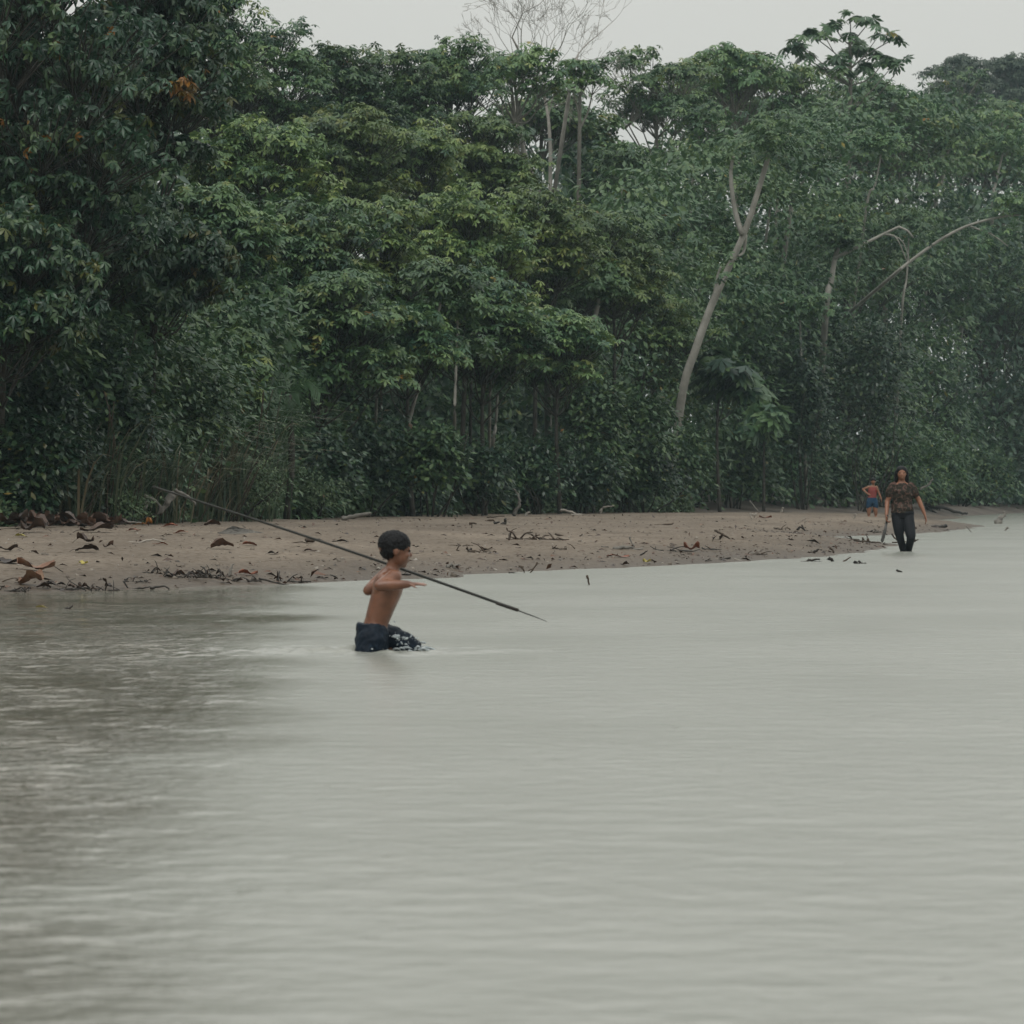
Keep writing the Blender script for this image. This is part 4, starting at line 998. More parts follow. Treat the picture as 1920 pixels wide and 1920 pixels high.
# middle beach
drift([[(963, 966, 8), (971, 950), (974, 938), (970, 925), (962, 916)]], 'tall curved pale snag standing on the crest', 'drift_grey', taper=.35, name='driftwood_snag')
drift([[(985, 967, 8), (989, 962)], [(986, 962, 5), (993, 960)]], 'small pale root knob right of the curved snag', 'drift_pale')
drift([[(1050, 956, 6), (1068, 958), (1080, 963), (1094, 966)], [(1070, 965, 6), (1090, 965)]], 'pale flattened driftwood log on the crest', 'drift_pale')
drift([[(1126, 962, 6), (1128, 955), (1132, 950)], [(1130, 951, 4), (1142, 949), (1151, 948)], [(1124, 956, 3), (1130, 957)]], 'small white branch standing on the crest', 'drift_pale')
drift([[(912, 969, 3), (930, 968), (946, 967)], [(910, 977, 5), (920, 974), (928, 976)]], 'thin dark sticks on the crest left of the curved snag', 'drift_brown')
drift([[(940, 983, 9), (946, 978), (949, 972)], [(928, 980, 6), (936, 978)]], 'dark broken stub below the curved snag', 'drift_dark')
drift([[(884, 990, 3), (885, 982)], [(880, 980, 5), (894, 980)]], 'tiny upright twig left of the dark broken stub', 'drift_brown')
tangle(1000, 1012, 100, 22, 22, 'spread of dark crossed twigs in the middle of the sandbar', 'drift_brown', thick=1.9)
drift([[(1040, 1000, 4), (1062, 1005), (1085, 1005), (1092, 1000)]], 'long thin curved twig right of the crossed twigs', 'drift_brown')
drift([[(1226, 984, 5), (1245, 983), (1263, 981)]], 'straight dark log lying on the upper sandbar', 'drift_brown')
drift([[(1340, 993, 5), (1355, 1001), (1372, 1011)]], 'dark stick leaning down the sandbar right of centre', 'drift_brown')
drift([[(1150, 1028, 9), (1175, 1025), (1192, 1028)], [(1180, 1005, 4), (1184, 1015), (1190, 1024)], [(1178, 1030, 5), (1205, 1027)]], 'grey log with a forked twig standing up near the waterline', 'drift_grey')
drift([[(1198, 1041, 4), (1206, 1036), (1213, 1031)], [(1198, 1042, 3), (1215, 1043)]], 'short black stick under the grey log', 'drift_dark')
drift([[(1128, 1026, 7), (1142, 1026)]], 'short black stub left of the grey log', 'drift_dark')
dead_leaf(1163, 1045, 40, 5, 'red-brown leaf below the grey log', 'red_leaf')
tangle(1255, 1034, 90, 10, 18, 'line of dark twigs right of the grey log', thick=1.4)
dead_leaf(1297, 1034, 30, 14, 'orange-red leaf cluster at the end of the dark twigs', 'red_leaf')
drift([[(1308, 1043, 6), (1340, 1046), (1370, 1046)]], 'long dark stick at the waterline right of centre', 'drift_dark')
drift([[(1376, 1047, 4), (1394, 1052)]], 'short whitish stick at the waterline right of centre', 'drift_pale')
dead_leaf(1213, 1056, 16, 6, 'yellow leaf at the waterline in the middle', 'yellow_leaf')
dead_leaf(1172, 1060, 16, 7, 'small dark leaf at the waterline left of the yellow leaf', tint=.05)
tangle(890, 1036, 80, 20, 12, 'pinkish brown twigs above the waterline right of the boy', 'drift_brown', thick=1.4, leafy=2)
drift([[(820, 1064, 3), (842, 1065), (862, 1063)], [(850, 1063, 5), (858, 1058), (864, 1058)], [(838, 1060, 9), (848, 1056)]], 'pale twig with dark clump at the waterline right of the boy', 'drift_grey')
tangle(860, 1024, 50, 8, 9, 'thin dark twigs on the sand right of the boy head', 'drift_brown', thick=1.3)
tangle(1055, 1030, 44, 12, 8, 'small dark twig knot left of the grey log', 'drift_brown')
tangle(1330, 1032, 60, 10, 10, 'scattered dark twigs above the long waterline stick', thick=1.3)
tangle(1410, 1040, 60, 14, 9, 'twiggy debris at the right end of the straight waterline', 'drift_brown', thick=1.2)
drift([[(978, 1062, 4), (984, 1074)], [(972, 1060, 5), (982, 1062)]], 'short dark twig in the shallows right of the boy', 'drift_brown')
drift([[(1008, 1052, 4), (1000, 1065), (993, 1074)], [(1000, 1064, 3), (991, 1069)]], 'forked dark twig standing in the shallows', 'drift_brown')
drift([[(953, 1074, 5), (970, 1075)]], 'flat dark stick floating in the shallows', 'drift_dark', sink=.01)
drift([[(1101, 1078, 5), (1103, 1087), (1105, 1097)]], 'single stick standing in the open water right of centre', 'drift_brown')
# right beach and water
dead_leaf(1435, 973, 24, 5, 'reddish leaf on the crest left of the far child', 'red_leaf')
drift([[(1406, 962, 3), (1408, 968), (1411, 975)], [(1416, 962, 4), (1414, 970)], [(1410, 963, 4), (1418, 964)]], 'tiny bleached twig on the crest left of the reddish leaf', 'drift_pale')
drift([[(1416, 983, 4), (1436, 985)]], 'short dark stick on the crest below the reddish leaf', 'drift_dark')
tangle(1466, 994, 28, 10, 8, 'small dark twig heap on the right sandbar', 'drift_brown')
drift([[(1503, 983, 3), (1508, 992), (1512, 996)], [(1494, 992, 5), (1502, 988), (1510, 993)]], 'bent dark twig right of the small twig heap', 'drift_dark')
drift([[(1405, 938, 3), (1415, 950), (1426, 963)]], 'pale stick leaning on the mud left of the far child', 'drift_grey', D=133)
drift([[(1464, 962, 7), (1468, 952)]], 'pale stub standing on the mud left of the far child', 'drift_pale', D=137)
drift([[(1601, 973, 4), (1603, 966), (1604, 962)], [(1600, 964, 3), (1607, 965)]], 'small white twig on the crest left of the far child', 'drift_pale')
drift([[(1502, 1053, 6), (1518, 1050), (1538, 1047)], [(1522, 1053, 6), (1540, 1053)]], 'dark drowned branch in the water at the sand tip', 'drift_dark')
drift([[(1554, 1044, 8), (1560, 1049), (1565, 1053)]], 'short black stick in the water right of the drowned branch', 'drift_dark', taper=.4)
drift([[(1580, 1053, 4), (1588, 1048), (1595, 1043)]], 'slim tilted stick in the water before the woman', 'drift_brown')
drift([[(1603, 1052, 7), (1608, 1055)], [(1610, 1051, 4), (1617, 1056)], [(1612, 1057, 8), (1622, 1057)]], 'black knobby drift in the water left of the woman', 'drift_dark')
drift([[(1520, 1036, 7), (1530, 1032), (1536, 1028)]], 'dark curled bark at the sand tip', 'drift_dark', taper=.4)
drift([[(1556, 1026, 5), (1562, 1031), (1562, 1037)]], 'dark forked stub on the sand tip', 'drift_brown')
drift([[(1617, 1006, 3), (1618, 1022)], [(1627, 1008, 5), (1628, 1022)], [(1600, 1012, 3), (1625, 1014), (1652, 1017)], [(1627, 1007, 2), (1623, 1001)], [(1626, 1022, 4), (1646, 1023)], [(1588, 1017, 2), (1598, 1010), (1612, 1011)]],
      'dead branch with upright stubs in the shallows beside the woman', 'drift_brown', taper=.8, D=74.5)
drift([[(1672, 1000, 3), (1678, 1008), (1683, 1013)], [(1672, 1016, 3), (1700, 1014), (1722, 1011)], [(1709, 994, 3), (1711, 1008), (1713, 1016)], [(1706, 1012, 7), (1716, 1013)]], 'thin drowned branches behind the legs of the woman', 'drift_brown', D=76, taper=.8)
drift([[(1748, 988, 7), (1762, 986), (1775, 986, 9)]], 'short dark log on the right end of the sandbar', 'drift_dark', taper=1.0)
tangle(1630, 998, 44, 8, 7, 'dark leaf-strewn twigs by the small inlet', thick=1.3)
drift([[(1811, 985, 3), (1816, 991), (1822, 998)]], 'thin stick in the water off the right end of the sandbar', 'drift_grey')
drift([[(1884, 995, 4), (1888, 991), (1890, 988)], [(1886, 990, 4), (1892, 989)]], 'small knobbed twig in the water near the right edge', 'drift_grey')
drift([[(1868, 982, 14), (1876, 970, 10), (1882, 960)], [(1876, 982, 6), (1880, 966)]], 'grey broken stump leaning in the water near the right edge', 'drift_grey', taper=.3)
drift([[(1681, 1068, 5), (1691, 1073)]], 'little dark twig floating in front of the woman', 'drift_dark', sink=.01)
drift([[(1735, 945, 8), (1765, 950), (1800, 960), (1812, 962)], [(1735, 952, 6), (1758, 962)]], 'dark fallen trunk lying on the muddy bank right of the woman', 'drift_dark', D=170, name='fallen_tree', cat='fallen tree')
drift([[(1725, 917, 5), (1740, 908), (1750, 898)]], 'pale bent stick on the bank behind the shoulder of the woman', 'drift_grey', D=160)
drift([[(1845, 958, 5), (1853, 948), (1857, 945)]], 'pale root on the far mud bank near the right edge', 'drift_grey', D=205)

# fine litter and grit on the sand
rng = np.random.RandomState(12); lb = Buf(); n = 12000
X = rng.uniform(-8, 11, n); D = rng.uniform(39, 110, n); z, dsh = sand_z(X, D)
clus = .5 + .5 * nz1(X * 1.7 + 9, D * .6)
keep = (dsh > .02) & (bank_s(X, D) < 0) & (rng.rand(n) < np.clip(1.3 * np.exp(-dsh / 1.2) + clus ** 3 * .9, .05, 1))
X2 = rng.uniform(-7, 3.5, 5200); D2 = rng.uniform(39, 62, 5200); z2, d2 = sand_z(X2, D2); k2 = (d2 > .03) & (d2 < .9) & (rng.rand(5200) < .25 + .75 * (nz1(X2 * 2, D2) > .1))
X, D, z = np.concatenate([X[keep], X2[k2]]), np.concatenate([D[keep], D2[k2]]), np.concatenate([z[keep], z2[k2]]); n = len(X)
d = rng.normal(0, 1, (n, 3)); d[:, 2] = np.abs(d[:, 2]) * .25
scatter(lb, simple_leaf(.22, .3, .12), np.stack([X, D, z + .006], 1), frames(d, rng.normal(0, .35, (n, 3)) + [0, 0, 1]), rng.gamma(3, .018, n) + .015, rng.beta(1.3, 2.2, n))
tag(link('leaf_litter', lb.mesh('leaf_litter', M['dead_leaf'])), 'fine leaf litter and chips strewn over the sand', 'litter', kind='stuff')
pb = Buf(); rng = np.random.RandomState(13); n = 4200
X = rng.uniform(-7, 9, n); D = 40 + rng.gamma(2, 9, n); z, dsh = sand_z(X, D); keep = (dsh > 0) & (bank_s(X, D) < 0) & (rng.rand(n) < np.clip(1.1 * np.exp(-dsh / 1.6) + .3 * (.5 + .5 * nz1(X, D)), 0, 1))
X, D, z = X[keep], D[keep], z[keep]; n = len(X)
oc = np.array([(1, 0, 0), (-1, 0, 0), (0, 1, 0), (0, -1, 0), (0, 0, .6), (0, 0, -.6)]); ot = np.array([(0, 2, 4), (2, 1, 4), (1, 3, 4), (3, 0, 4), (2, 0, 5), (1, 2, 5), (3, 1, 5), (0, 3, 5)])
scatter(pb, (oc, ot), np.stack([X, D, z], 1), frames(rng.normal(0, 1, (n, 3)), rng.normal(0, .3, (n, 3)) + [0, 0, 1]), rng.gamma(2, .006, n) + .006, rng.rand(n))
M['pebble'] = leaf_mat('pebble', [(0, (.07, .055, .045)), (.6, (.2, .165, .125)), (1, (.33, .30, .26))], .7, 0)
tag(link('pebbles', pb.mesh('pebbles', M['pebble'])), 'small pebbles and grit near the waterline', 'pebbles', kind='stuff')

# ------------------------------------------------------------------ people
def loft(buf, rings, n=18):
    V = []
    a = np.arange(n) * 2 * np.pi / n
    for c, u, v in rings: V.append(np.asarray(c) + np.cos(a)[:, None] * np.asarray(u) + np.sin(a)[:, None] * np.asarray(v))
    m = len(rings); V = np.concatenate(V + [[rings[0][0]], [rings[-1][0]]])
    i = np.arange(m - 1)[:, None] * n; j = np.arange(n)[None]; k = (j + 1) % n
    Q = np.stack([i + j, i + k, i + n + k, i + n + j], -1).reshape(-1, 4)
    T = [(m * n, (q + 1) % n, q) for q in range(n)] + [(m * n + 1, (m - 1) * n + q, (m - 1) * n + (q + 1) % n) for q in range(n)]
    buf.add(V, T, Q)
def ell(buf, c, ax):                                       # ellipsoid from three half-axis vectors
    c = np.asarray(c, float); A = [np.asarray(x, float) for x in ax]
    rings = []
    for t in np.linspace(-.985, .985, 13):
        r = math.sqrt(1 - t * t); rings.append((c + A[2] * t, A[0] * r, A[1] * r))
    loft(buf, rings)
def limb(buf, pts, rad, n=14):                             # tapered limb with rounded ends
    P = spline(pts, 4 * (len(pts) - 1) + 1) if len(pts) > 2 else np.asarray(pts, float)
    P = np.asarray(P, float); R = np.interp(np.linspace(0, 1, len(P)), np.linspace(0, 1, len(rad)), rad)
    rings = []
    for i in range(len(P)):
        t = P[min(i + 1, len(P) - 1)] - P[max(i - 1, 0)]; t /= np.linalg.norm(t)
        u = np.cross(t, [.3, .2, .93] if abs(t[2]) < .8 else [.9, .3, .1]); u /= np.linalg.norm(u); v = np.cross(t, u)
        if i == 0:
            for f, g_ in ((-.95, .3), (-.7, .71)): rings.append((P[i] + t * R[i] * f, u * R[i] * g_, v * R[i] * g_))
        rings.append((P[i], u * R[i], v * R[i]))
        if i == len(P) - 1:
            for f, g_ in ((.7, .71), (.95, .3)): rings.append((P[i] + t * R[i] * f, u * R[i] * g_, v * R[i] * g_))
    loft(buf, rings, n)
def hand(buf, wrist, d, nrm, L, curl=.3, thumb=1):         # palm, four bent fingers of unequal length, thumb from the side
    d = np.asarray(d, float) / np.linalg.norm(d); nrm = np.asarray(nrm, float); s = np.cross(nrm, d); s /= np.linalg.norm(s); nrm = np.cross(d, s)
    w = L * .21; pl = L * .5; wrist = np.asarray(wrist, float)
    loft(buf, [(wrist - d * .1 * L, s * w * .7, nrm * w * .5), (wrist, s * w * .75, nrm * w * .5), (wrist + d * pl * .5, s * w * 1.02, nrm * w * .48), (wrist + d * pl, s * w * 1.05, nrm * w * .38), (wrist + d * pl * 1.08, s * w * .9, nrm * w * .25)], 12)
    for k, f in zip((-1.5, -.5, .5, 1.5), (.40, .48, .50, .44)):
        p = wrist + d * pl * .95 + s * w * k * .55; fl = L * f; dd = d + s * k * .06
        a1 = curl; p1 = p + (dd * math.cos(a1) - nrm * math.sin(a1)) * fl * .42
        a2 = curl * 2.2; p2 = p1 + (dd * math.cos(a2) - nrm * math.sin(a2)) * fl * .32
        a3 = curl * 3.0; p3 = p2 + (dd * math.cos(a3) - nrm * math.sin(a3)) * fl * .26
        limb(buf, [p, p1, p2, p3], [L * .058, L * .055, L * .05, L * .042], 8)
    t0 = wrist + d * pl * .25 + s * thumb * w * .8
    limb(buf, [t0, t0 + (d * .6 + s * thumb * .75 - nrm * .25) * L * .2, t0 + (d * 1.3 + s * thumb * .85 - nrm * .5) * L * .24], [L * .075, L * .062, L * .048], 8)
def solid(buf, name, mat, voxel, origin, it=5):
    me = buf.mesh('tmp', None, origin); o = bpy.data.objects.new('tmp', me); COL.objects.link(o)
    r = o.modifiers.new('r', 'REMESH'); r.mode = 'VOXEL'; r.voxel_size = voxel; r.use_smooth_shade = True
    sm = o.modifiers.new('s', 'SMOOTH'); sm.factor = .5; sm.iterations = it
    bpy.context.view_layer.update(); dg = bpy.context.evaluated_depsgraph_get()
    out = bpy.data.meshes.new_from_object(o.evaluated_get(dg)); bpy.data.objects.remove(o)
    out.name = name; out.materials.clear(); out.materials.append(mat)
    out.polygons.foreach_set('use_smooth', np.ones(len(out.polygons), bool)); return out
def unit(v): v = np.asarray(v, float); return v / np.linalg.norm(v)
def head(buf, hc, f, u, H):                                # face along f, crown along u, head height H
    f = unit(f); s = unit(np.cross(u, f)); u = np.cross(f, s)
    ell(buf, hc + u * H * .10 - f * H * .03, (f * H * .44, s * H * .36, u * H * .40))            # skull
    ell(buf, hc - u * H * .16 + f * H * .12, (f * H * .29, s * H * .29, u * H * .31))            # face
    ell(buf, hc - u * H * .38 + f * H * .25, (f * H * .11, s * H * .13, u * H * .09))            # chin
    ell(buf, hc - u * H * .10 + f * H * .41, (f * H * .085, s * H * .065, u * H * .07))          # nose
    ell(buf, hc - u * H * .02 + f * H * .385, (f * H * .05, s * H * .04, u * H * .10))           # nose bridge
    ell(buf, hc - u * H * .245 + f * H * .375, (f * H * .06, s * H * .10, u * H * .035))         # lips
    ell(buf, hc - u * H * .285 + f * H * .36, (f * H * .06, s * H * .085, u * H * .03))
    ell(buf, hc + u * H * .075 + f * H * .34, (f * H * .06, s * H * .22, u * H * .05))           # brow
    for q in (-1, 1):
        ell(buf, hc - u * H * .05 - f * H * .04 + s * q * H * .36, (f * H * .075, s * H * .028, u * H * .115))    # ears
        ell(buf, hc - u * H * .12 + f * H * .28 + s * q * H * .16, (f * H * .10, s * H * .11, u * H * .10))      # cheeks
    return f, s, u
def eyes(parent, hc, f, s, u, H, origin):
    for q in (-1, 1):
        b = Buf(); ell(b, hc + f * H * .365 + u * H * .01 + s * q * H * .155, (f * H * .03, s * H * .065, u * H * .028))
        link('eye', b.mesh('eye', M['eye'], origin, True), parent)

# --- boy wading with a spear (facing right in the photograph, turned a little away)
def bp(px, py, y=0.0): return np.array([(px - 960) / 340.0, BD + y, CAMH - (py - HORIZ) / 340.0])
yaw = math.radians(5); F_ = np.array([math.cos(yaw), math.sin(yaw), 0]); S_ = np.array([-math.sin(yaw), math.cos(yaw), 0]); UZ = np.array([0, 0, 1.0])
org = np.array([BX, BD, -.42])
boy = empty('person', org, 'bare-chested boy in dark shorts wading with a spear over his shoulder', 'person')
pel, wai, rib, che, sho, nek = bp(700, 1192), bp(706, 1166), bp(716, 1136), bp(727, 1106), bp(733, 1078), bp(737, 1062)
bb = Buf(); lean = unit(che - wai); fr = unit(F_ - lean * (F_ @ lean))
loft(bb, [(pel - UZ * .05, S_ * .075, F_ * .065), (pel, S_ * .098, F_ * .078), (wai, S_ * .088, fr * .066), (rib, S_ * .098, fr * .074), (che, S_ * .112, fr * .082),
          (che + lean * .045, S_ * .112, fr * .078), (sho, S_ * .085, fr * .055), (sho + lean * .03, S_ * .045, fr * .042)], 24)
ell(bb, che - fr * .045 + S_ * .05 + UZ * .02, (fr * .035, S_ * .05, lean * .07)); ell(bb, che - fr * .045 - S_ * .05 + UZ * .02, (fr * .035, S_ * .05, lean * .07))   # shoulder blades
hc = bp(741, 1031)
limb(bb, [sho, nek, hc - UZ * .04], [.044, .038, .038])
hf, hs_, hu = head(bb, hc, np.array([.97, .22, -.10]), np.array([.10, 0, 1.0]), .205)
rs = bp(737, 1081) - S_ * .105; re = bp(707, 1097) - S_ * .20; rw = bp(762, 1094) - S_ * .19
limb(bb, [rs, rs * .45 + re * .55, re], [.044, .036, .030]); limb(bb, [re, re * .6 + rw * .4, rw], [.031, .031, .021])
hand(bb, rw, np.array([1, .05, .03]), np.array([0, -.25, 1]), .105, .10, -1)
ls = bp(741, 1081) + S_ * .10; le = bp(693, 1108) + S_ * .13; lw = bp(728, 1070) + S_ * .19
limb(bb, [ls, ls * .45 + le * .55, le], [.044, .036, .031]); limb(bb, [le, le * .6 + lw * .4, lw], [.031, .030, .021])
hand(bb, lw, np.array([.8, .15, .35]), np.array([.3, .9, -.5]), .105, .55, 1)
lh, rh = pel + S_ * .055, pel - S_ * .055
lk = bp(776, 1222) + S_ * .06; la = lk + np.array([-.06, .02, -.25])
rk = bp(690, 1285) - S_ * .055; ra = rk + np.array([-.17, 0, -.19])
for h_, k_, a_ in ((lh, lk, la), (rh, rk, ra)):
    limb(bb, [h_, h_ * .5 + k_ * .5, k_], [.075, .064, .048]); limb(bb, [k_, k_ * .65 + a_ * .35, a_], [.047, .046, .028])
    ell(bb, a_ + F_ * .05 - UZ * .025, (F_ * .085, S_ * .034, UZ * .028))
link('body', solid(bb, 'body', M['skin'], .0062, org), boy)
hb = Buf(); H = .205
ell(hb, hc + hu * H * .16 - hf * H * .045, (hf * H * .448, hs_ * H * .395, hu * H * .375)); ell(hb, hc - hu * H * .02 - hf * H * .15, (hf * H * .275, hs_ * H * .34, hu * H * .27))
ho_ = link('hair', solid(hb, 'hair', M['hair'], .004, org, 3), boy)
dm = ho_.modifiers.new('strands', 'DISPLACE'); tx0 = bpy.data.textures.new('strands', 'CLOUDS'); tx0.noise_scale = .012; tx0.noise_depth = 3; dm.texture = tx0; dm.strength = .012; dm.mid_level = .5
eyes(boy, hc, hf, hs_, hu, H, org)
sb2 = Buf()
loft(sb2, [(bp(698, 1171) - F_ * .002, S_ * .106, unit(F_ * .99 - UZ * .14) * .086), (bp(697, 1184), S_ * .112, F_ * .088), (bp(696, 1200), S_ * .114, F_ * .088), (bp(694, 1213), S_ * .110, F_ * .080)], 24)
limb(sb2, [rh - UZ * .01, bp(695, 1212) - S_ * .06, bp(692, 1238) - S_ * .06], [.09, .088, .086]); limb(sb2, [lh, bp(735, 1200) + S_ * .06, bp(768, 1214) + S_ * .06], [.088, .078, .070])
sh_ = link('shorts', solid(sb2, 'shorts', M['shorts'], .006, org, 4), boy)
dm = sh_.modifiers.new('folds', 'DISPLACE'); tx = bpy.data.textures.new('folds', 'CLOUDS'); tx.noise_scale = .05; dm.texture = tx; dm.strength = .022; dm.mid_level = .5

# spear held on his far side
p0, p1, p2 = bp(280, 912, .22), bp(972, 1146, .18), bp(1026, 1167, .18)
sp = empty('spear', p0, 'long dark wooden fishing spear with a thin tip carried by the boy', 'spear')
b = Buf(); q = p0 + np.linspace(0, 1, 24)[:, None] * (p1 - p0); q[:, 2] += .012 * np.sin(np.linspace(0, 3.14, 24)); tube(b, q, np.linspace(.0060, .0085, 24), 10); link('shaft', b.mesh('shaft', M['spear'], p0, True), sp)
b = Buf(); tube(b, np.array([p1 - (p1 - p0) * .01, (p1 + p2) / 2, p2]), [.005, .0035, .0015], 8); link('tip', b.mesh('tip', M['iron'], p0, True), sp)
b = Buf(); tube(b, p1 + np.linspace(-.06, 0, 6)[:, None] * (p1 - p0), .0100, 10); link('binding', b.mesh('binding', M['drift_dark'], p0, True), sp)

# splash thrown up by his front leg: droplets and small sheets of water
rng = np.random.RandomState(8); b = Buf()
M['foam'] = noise_mat('splash_water', (.22, .26, .28), (.42, .46, .47), 30, .12, 3, spec=.6)
for k in range(60):
    t = rng.rand() ** .7; y0 = 1180 + 38 * t + rng.normal(0, 7); p = bp(728 + 62 * t + rng.normal(0, 6), min(y0, 1221), -.02 + rng.normal(0, .05) - .04 * (1 - t))
    r = rng.gamma(2, .0013) + .001; ell(b, p, ([r * rng.uniform(.8, 2.4), 0, r * rng.normal(0, .6)], [0, r, 0], [0, 0, r]))
for k in range(14):
    p = bp(rng.uniform(672, 735), 1221 - abs(rng.normal(0, 4)), -.12 + rng.normal(0, .03)); r = rng.gamma(2, .0018) + .001; ell(b, p, ([r * 1.4, 0, 0], [0, r, 0], [0, 0, r]))
for k in range(16):
    a = bp(rng.uniform(735, 800), rng.uniform(1212, 1221), rng.normal(-.03, .06)); L = rng.uniform(.02, .07)
    tube(b, spline([a, a + [L * .5, 0, rng.uniform(0, .012)], a + [L, rng.normal(0, .01), -.006]], 6), np.array([.002, .005, .006, .006, .004, .001]), 6)
tag(link('splash', b.mesh('splash', M['foam'], (0, 0, 0), True)), 'splash of water in front of the wading boy', 'splash', kind='stuff')

# --- walking person with machete
def wp(px, py, y=0.0): return np.array([(px - 960) / 126.3, WY + y, CAMH - (py - HORIZ) / 126.3])
fw = np.array([0, -1.0, 0]); sx_ = np.array([1.0, 0, 0])
org = np.array([WX, WY, -.22])
wom = empty('person', org, 'person with long dark hair in floral shirt and black trousers walking through the shallows', 'person')
bb = Buf(); pel, wai, che, sho, nek, hc = wp(1693, 958), wp(1692, 941), wp(1691, 921), wp(1691, 908), wp(1690.5, 901), wp(1690.5, 887.5, -.02)
loft(bb, [(pel - UZ * .08, sx_ * .13, fw * .09), (pel, sx_ * .16, fw * .11), (wai, sx_ * .135, fw * .095), (che, sx_ * .15, fw * .11), (sho, sx_ * .135, fw * .07), (sho + UZ * .035, sx_ * .06, fw * .05)], 20)
limb(bb, [sho, nek, hc - UZ * .04], [.06, .052, .05])
H = .205; hf, hs_, hu = head(bb, hc, np.array([-.05, -1, .05]), np.array([0, .08, 1.0]), H)
for sh2, el2, wr2, dd, nn, cu, th in ((wp(1675.5, 912.5), wp(1664, 940, .02), wp(1661, 966, -.1), (0, -.2, -1), (-1, 0, .0), .75, 1), (wp(1706.5, 912.5), wp(1723, 937, .03), wp(1733.5, 964, -.02), (.25, -.1, -1), (1, .1, .2), .25, 1)):
    limb(bb, [sh2, sh2 * .5 + el2 * .5, el2], [.046, .043, .038]); limb(bb, [el2, el2 * .65 + wr2 * .35, wr2], [.038, .037, .025]); hand(bb, wr2, dd, nn, .17, cu, th)
legs = ((wp(1683, 966), wp(1685.5, 1001, -.05), wp(1694, 1032, .05)), (wp(1701, 966), wp(1706.5, 1006, -.16), wp(1705, 1032, .10)))
for h_, k_, a_ in legs:
    a2 = a_ + (a_ - k_) * .75; a2[2] = -.16
    limb(bb, [h_, h_ * .5 + k_ * .5, k_], [.085, .075, .055]); limb(bb, [k_, k_ * .65 + a2 * .35, a2], [.048, .04, .03]); ell(bb, a2 + fw * .07 - UZ * .03, (fw * .12, sx_ * .045, UZ * .035))
link('body', solid(bb, 'body', M['skin_woman'], .012, org), wom)
b = Buf(); ell(b, hc + hu * H * .17 - hf * H * .075, (hf * H * .46, hs_ * H * .42, hu * H * .39)); ell(b, hc - hu * H * .30 - hf * H * .26, (hf * H * .25, hs_ * H * .44, hu * H * .55))
for q in (-1, 1): limb(b, [hc + hu * H * .1 + sx_ * q * H * .38 - hf * H * .05, hc - hu * H * .4 + sx_ * q * H * .42 - hf * .02, hc - hu * H * .85 + sx_ * q * H * .42 - hf * .03], [.022, .026, .014])
link('hair', solid(b, 'hair', M['hair'], .008, org, 3), wom); eyes(wom, hc, hf, hs_, hu, H, org)
b = Buf(); loft(b, [(wp(1692, 962), sx_ * .172, fw * .13), (wp(1692, 950), sx_ * .158, fw * .122), (wai, sx_ * .146, fw * .112), (che, sx_ * .16, fw * .13), (sho - UZ * .012, sx_ * .15, fw * .09), (sho + UZ * .018, sx_ * .085, fw * .062)], 22)
limb(b, [wp(1676, 909.5), wp(1670, 919, .01), wp(1667.5, 927, .01)], [.056, .064, .060]); limb(b, [wp(1706, 909.5), wp(1712.5, 919, .01), wp(1716.5, 927, .01)], [.056, .064, .060])
st = link('shirt', solid(b, 'shirt', M['floral'], .009, org, 3), wom)
dm = st.modifiers.new('folds', 'DISPLACE'); tx2 = bpy.data.textures.new('folds2', 'CLOUDS'); tx2.noise_scale = .08; dm.texture = tx2; dm.strength = .03; dm.mid_level = .5
b = Buf(); loft(b, [(wp(1692, 956), sx_ * .165, fw * .12), (pel - UZ * .03, sx_ * .172, fw * .125), (wp(1692.5, 972), sx_ * .16, fw * .11)], 20)
for h_, k_, a_ in legs: limb(b, [h_, h_ * .5 + k_ * .5, k_], [.098, .09, .07]); limb(b, [k_, k_ * .5 + a_ * .5, a_, a_ + (a_ - k_) * .25], [.066, .056, .047, .047])
tr_ = link('trousers', solid(b, 'trousers', M['trousers'], .008, org, 3), wom)
# machete in the right hand
p0 = wp(1662, 970, -.12); mc = empty('machete', p0, 'long dark machete held low in the right hand of the walking person', 'machete')
b = Buf(); limb(b, [wp(1662.5, 967, -.12), wp(1661, 979, -.12)], [.018, .017], 8); link('handle', b.mesh('handle', M['drift_dark'], p0, True), mc)
b = Buf(); A = [wp(1661.2, 979, -.12), wp(1657.5, 998, -.10), wp(1653.5, 1017, -.08)]; loft(b, [(A[0], sx_ * .018, fw * .003), (A[1], sx_ * .024, fw * .003), (A[2] + UZ * .03, sx_ * .026, fw * .003), (A[2], sx_ * .006, fw * .002)], 8); link('blade', b.mesh('blade', M['iron'], p0), mc)

# --- far child standing behind the crest
CD = 125.0
def cp(px, py, y=0.0): return np.array([(px - 960) / 68.0, CD + y, CAMH - (py - HORIZ) / 68.0])
gz = float(max(sand_z([9.93], [CD])[0][0], ground_z([9.93], [CD])[0], -.05)); org = np.array([9.93, CD, gz])
ch = empty('person', org, 'far child in red top and blue shorts standing beyond the sandbar crest, hand on hip', 'person')
bb = Buf(); pel, wai, che, sho, hc = cp(1635, 938), cp(1635.5, 929), cp(1636, 919), cp(1636.5, 912), cp(1637, 902, -.01)
loft(bb, [(pel - UZ * .06, sx_ * .09, fw * .07), (pel, sx_ * .115, fw * .085), (wai, sx_ * .1, fw * .075), (che, sx_ * .115, fw * .085), (sho, sx_ * .095, fw * .055), (sho + UZ * .03, sx_ * .045, fw * .04)], 16)
H = .19; limb(bb, [sho, cp(1637, 908), hc - UZ * .03], [.045, .042, .04]); hf, hs_, hu = head(bb, hc, np.array([-.1, -1, 0]), UZ, H)
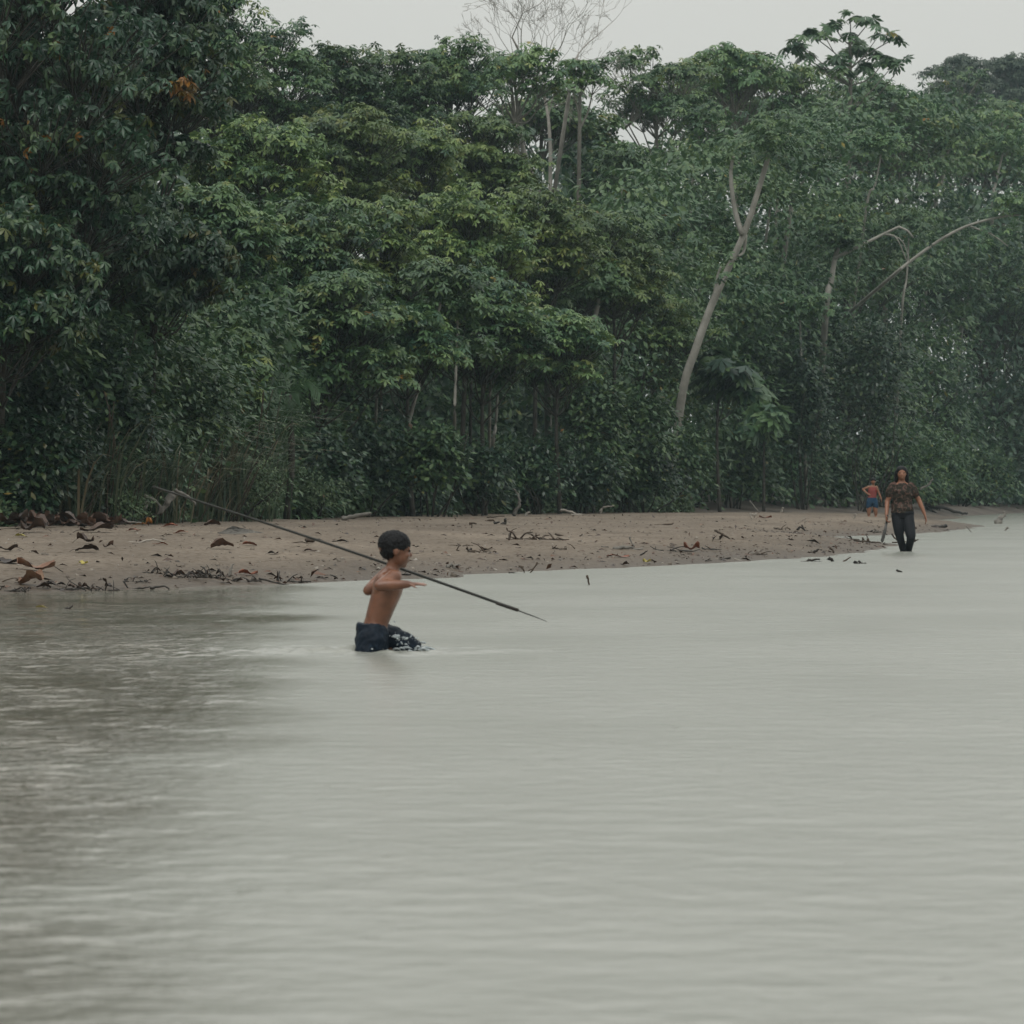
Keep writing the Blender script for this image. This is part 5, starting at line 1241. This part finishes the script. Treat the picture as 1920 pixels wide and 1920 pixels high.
for sh2, el2, wr2, dd, nn in ((cp(1629.5, 913), cp(1618, 917.5, .02), cp(1628, 927, -.06), (1, -.2, -.2), (0, -1, .2)), (cp(1643.5, 913.5), cp(1648, 925), cp(1652, 935, -.03), (.2, -.1, -1), (1, 0, .2))):
    limb(bb, [sh2, sh2 * .5 + el2 * .5, el2], [.042, .036, .03]); limb(bb, [el2, el2 * .65 + wr2 * .35, wr2], [.03, .03, .021]); hand(bb, wr2, dd, nn, .13, .3, 1)
for x0, x1 in ((1630, 1629), (1640, 1642)):
    h_, k_, a_ = cp(x0, 942), cp(x1, 962), np.array([cp(x1, 0)[0], CD + .02, gz + .06])
    limb(bb, [h_, h_ * .5 + k_ * .5, k_], [.075, .066, .05]); limb(bb, [k_, k_ * .65 + a_ * .35, a_], [.049, .048, .03]); ell(bb, a_ + fw * .06 - UZ * .03, (fw * .09, sx_ * .035, UZ * .03))
link('body', solid(bb, 'body', M['skin_child'], .009, org), ch)
b = Buf(); ell(b, hc + hu * H * .17 - hf * H * .03, (hf * H * .46, hs_ * H * .41, hu * H * .38)); ell(b, hc - hu * H * .1 - hf * H * .17, (hf * H * .27, hs_ * H * .36, hu * H * .3)); link('hair', solid(b, 'hair', M['hair'], .01, org, 2), ch)
b = Buf(); loft(b, [(cp(1635, 934), sx_ * .125, fw * .095), (wai, sx_ * .118, fw * .09), (che, sx_ * .128, fw * .098), (cp(1636.5, 913), sx_ * .105, fw * .068)], 16); link('shirt', solid(b, 'shirt', M['red_top'], .01, org, 2), ch)
b = Buf(); loft(b, [(cp(1635, 933), sx_ * .128, fw * .097), (pel - UZ * .03, sx_ * .14, fw * .10), (cp(1635, 944), sx_ * .13, fw * .09)], 16)
for x0 in (1630, 1640.5): limb(b, [cp(x0, 940), cp(x0, 944), cp(x0 - (1 if x0 < 1635 else -1), 949)], [.085, .085, .083])
link('shorts', solid(b, 'shorts', M['blue_shorts'], .01, org, 2), ch)

# ------------------------------------------------------------------ damp air
hb_ = Buf(); x0, x1, y0, y1, z0, z1 = -420, 620, -70, 1420, -3, 60
V = [(x, y, z) for z in (z0, z1) for y in (y0, y1) for x in (x0, x1)]
hb_.add(V, None, [(0, 2, 3, 1), (4, 5, 7, 6), (0, 1, 5, 4), (2, 6, 7, 3), (0, 4, 6, 2), (1, 3, 7, 5)])
hm = bpy.data.materials.new('haze'); hm.use_nodes = True; hm.node_tree.nodes.clear()
ho = hm.node_tree.nodes.new("ShaderNodeOutputMaterial"); hv = hm.node_tree.nodes.new("ShaderNodeVolumePrincipled")
hv.inputs['Color'].default_value = (.72, .94, 1.0, 1); hv.inputs['Density'].default_value = .00026
hm.node_tree.links.new(hv.outputs[0], ho.inputs['Volume'])
tag(link('haze', hb_.mesh('haze', hm)), 'thin damp haze over the river and forest', 'haze', kind='stuff')
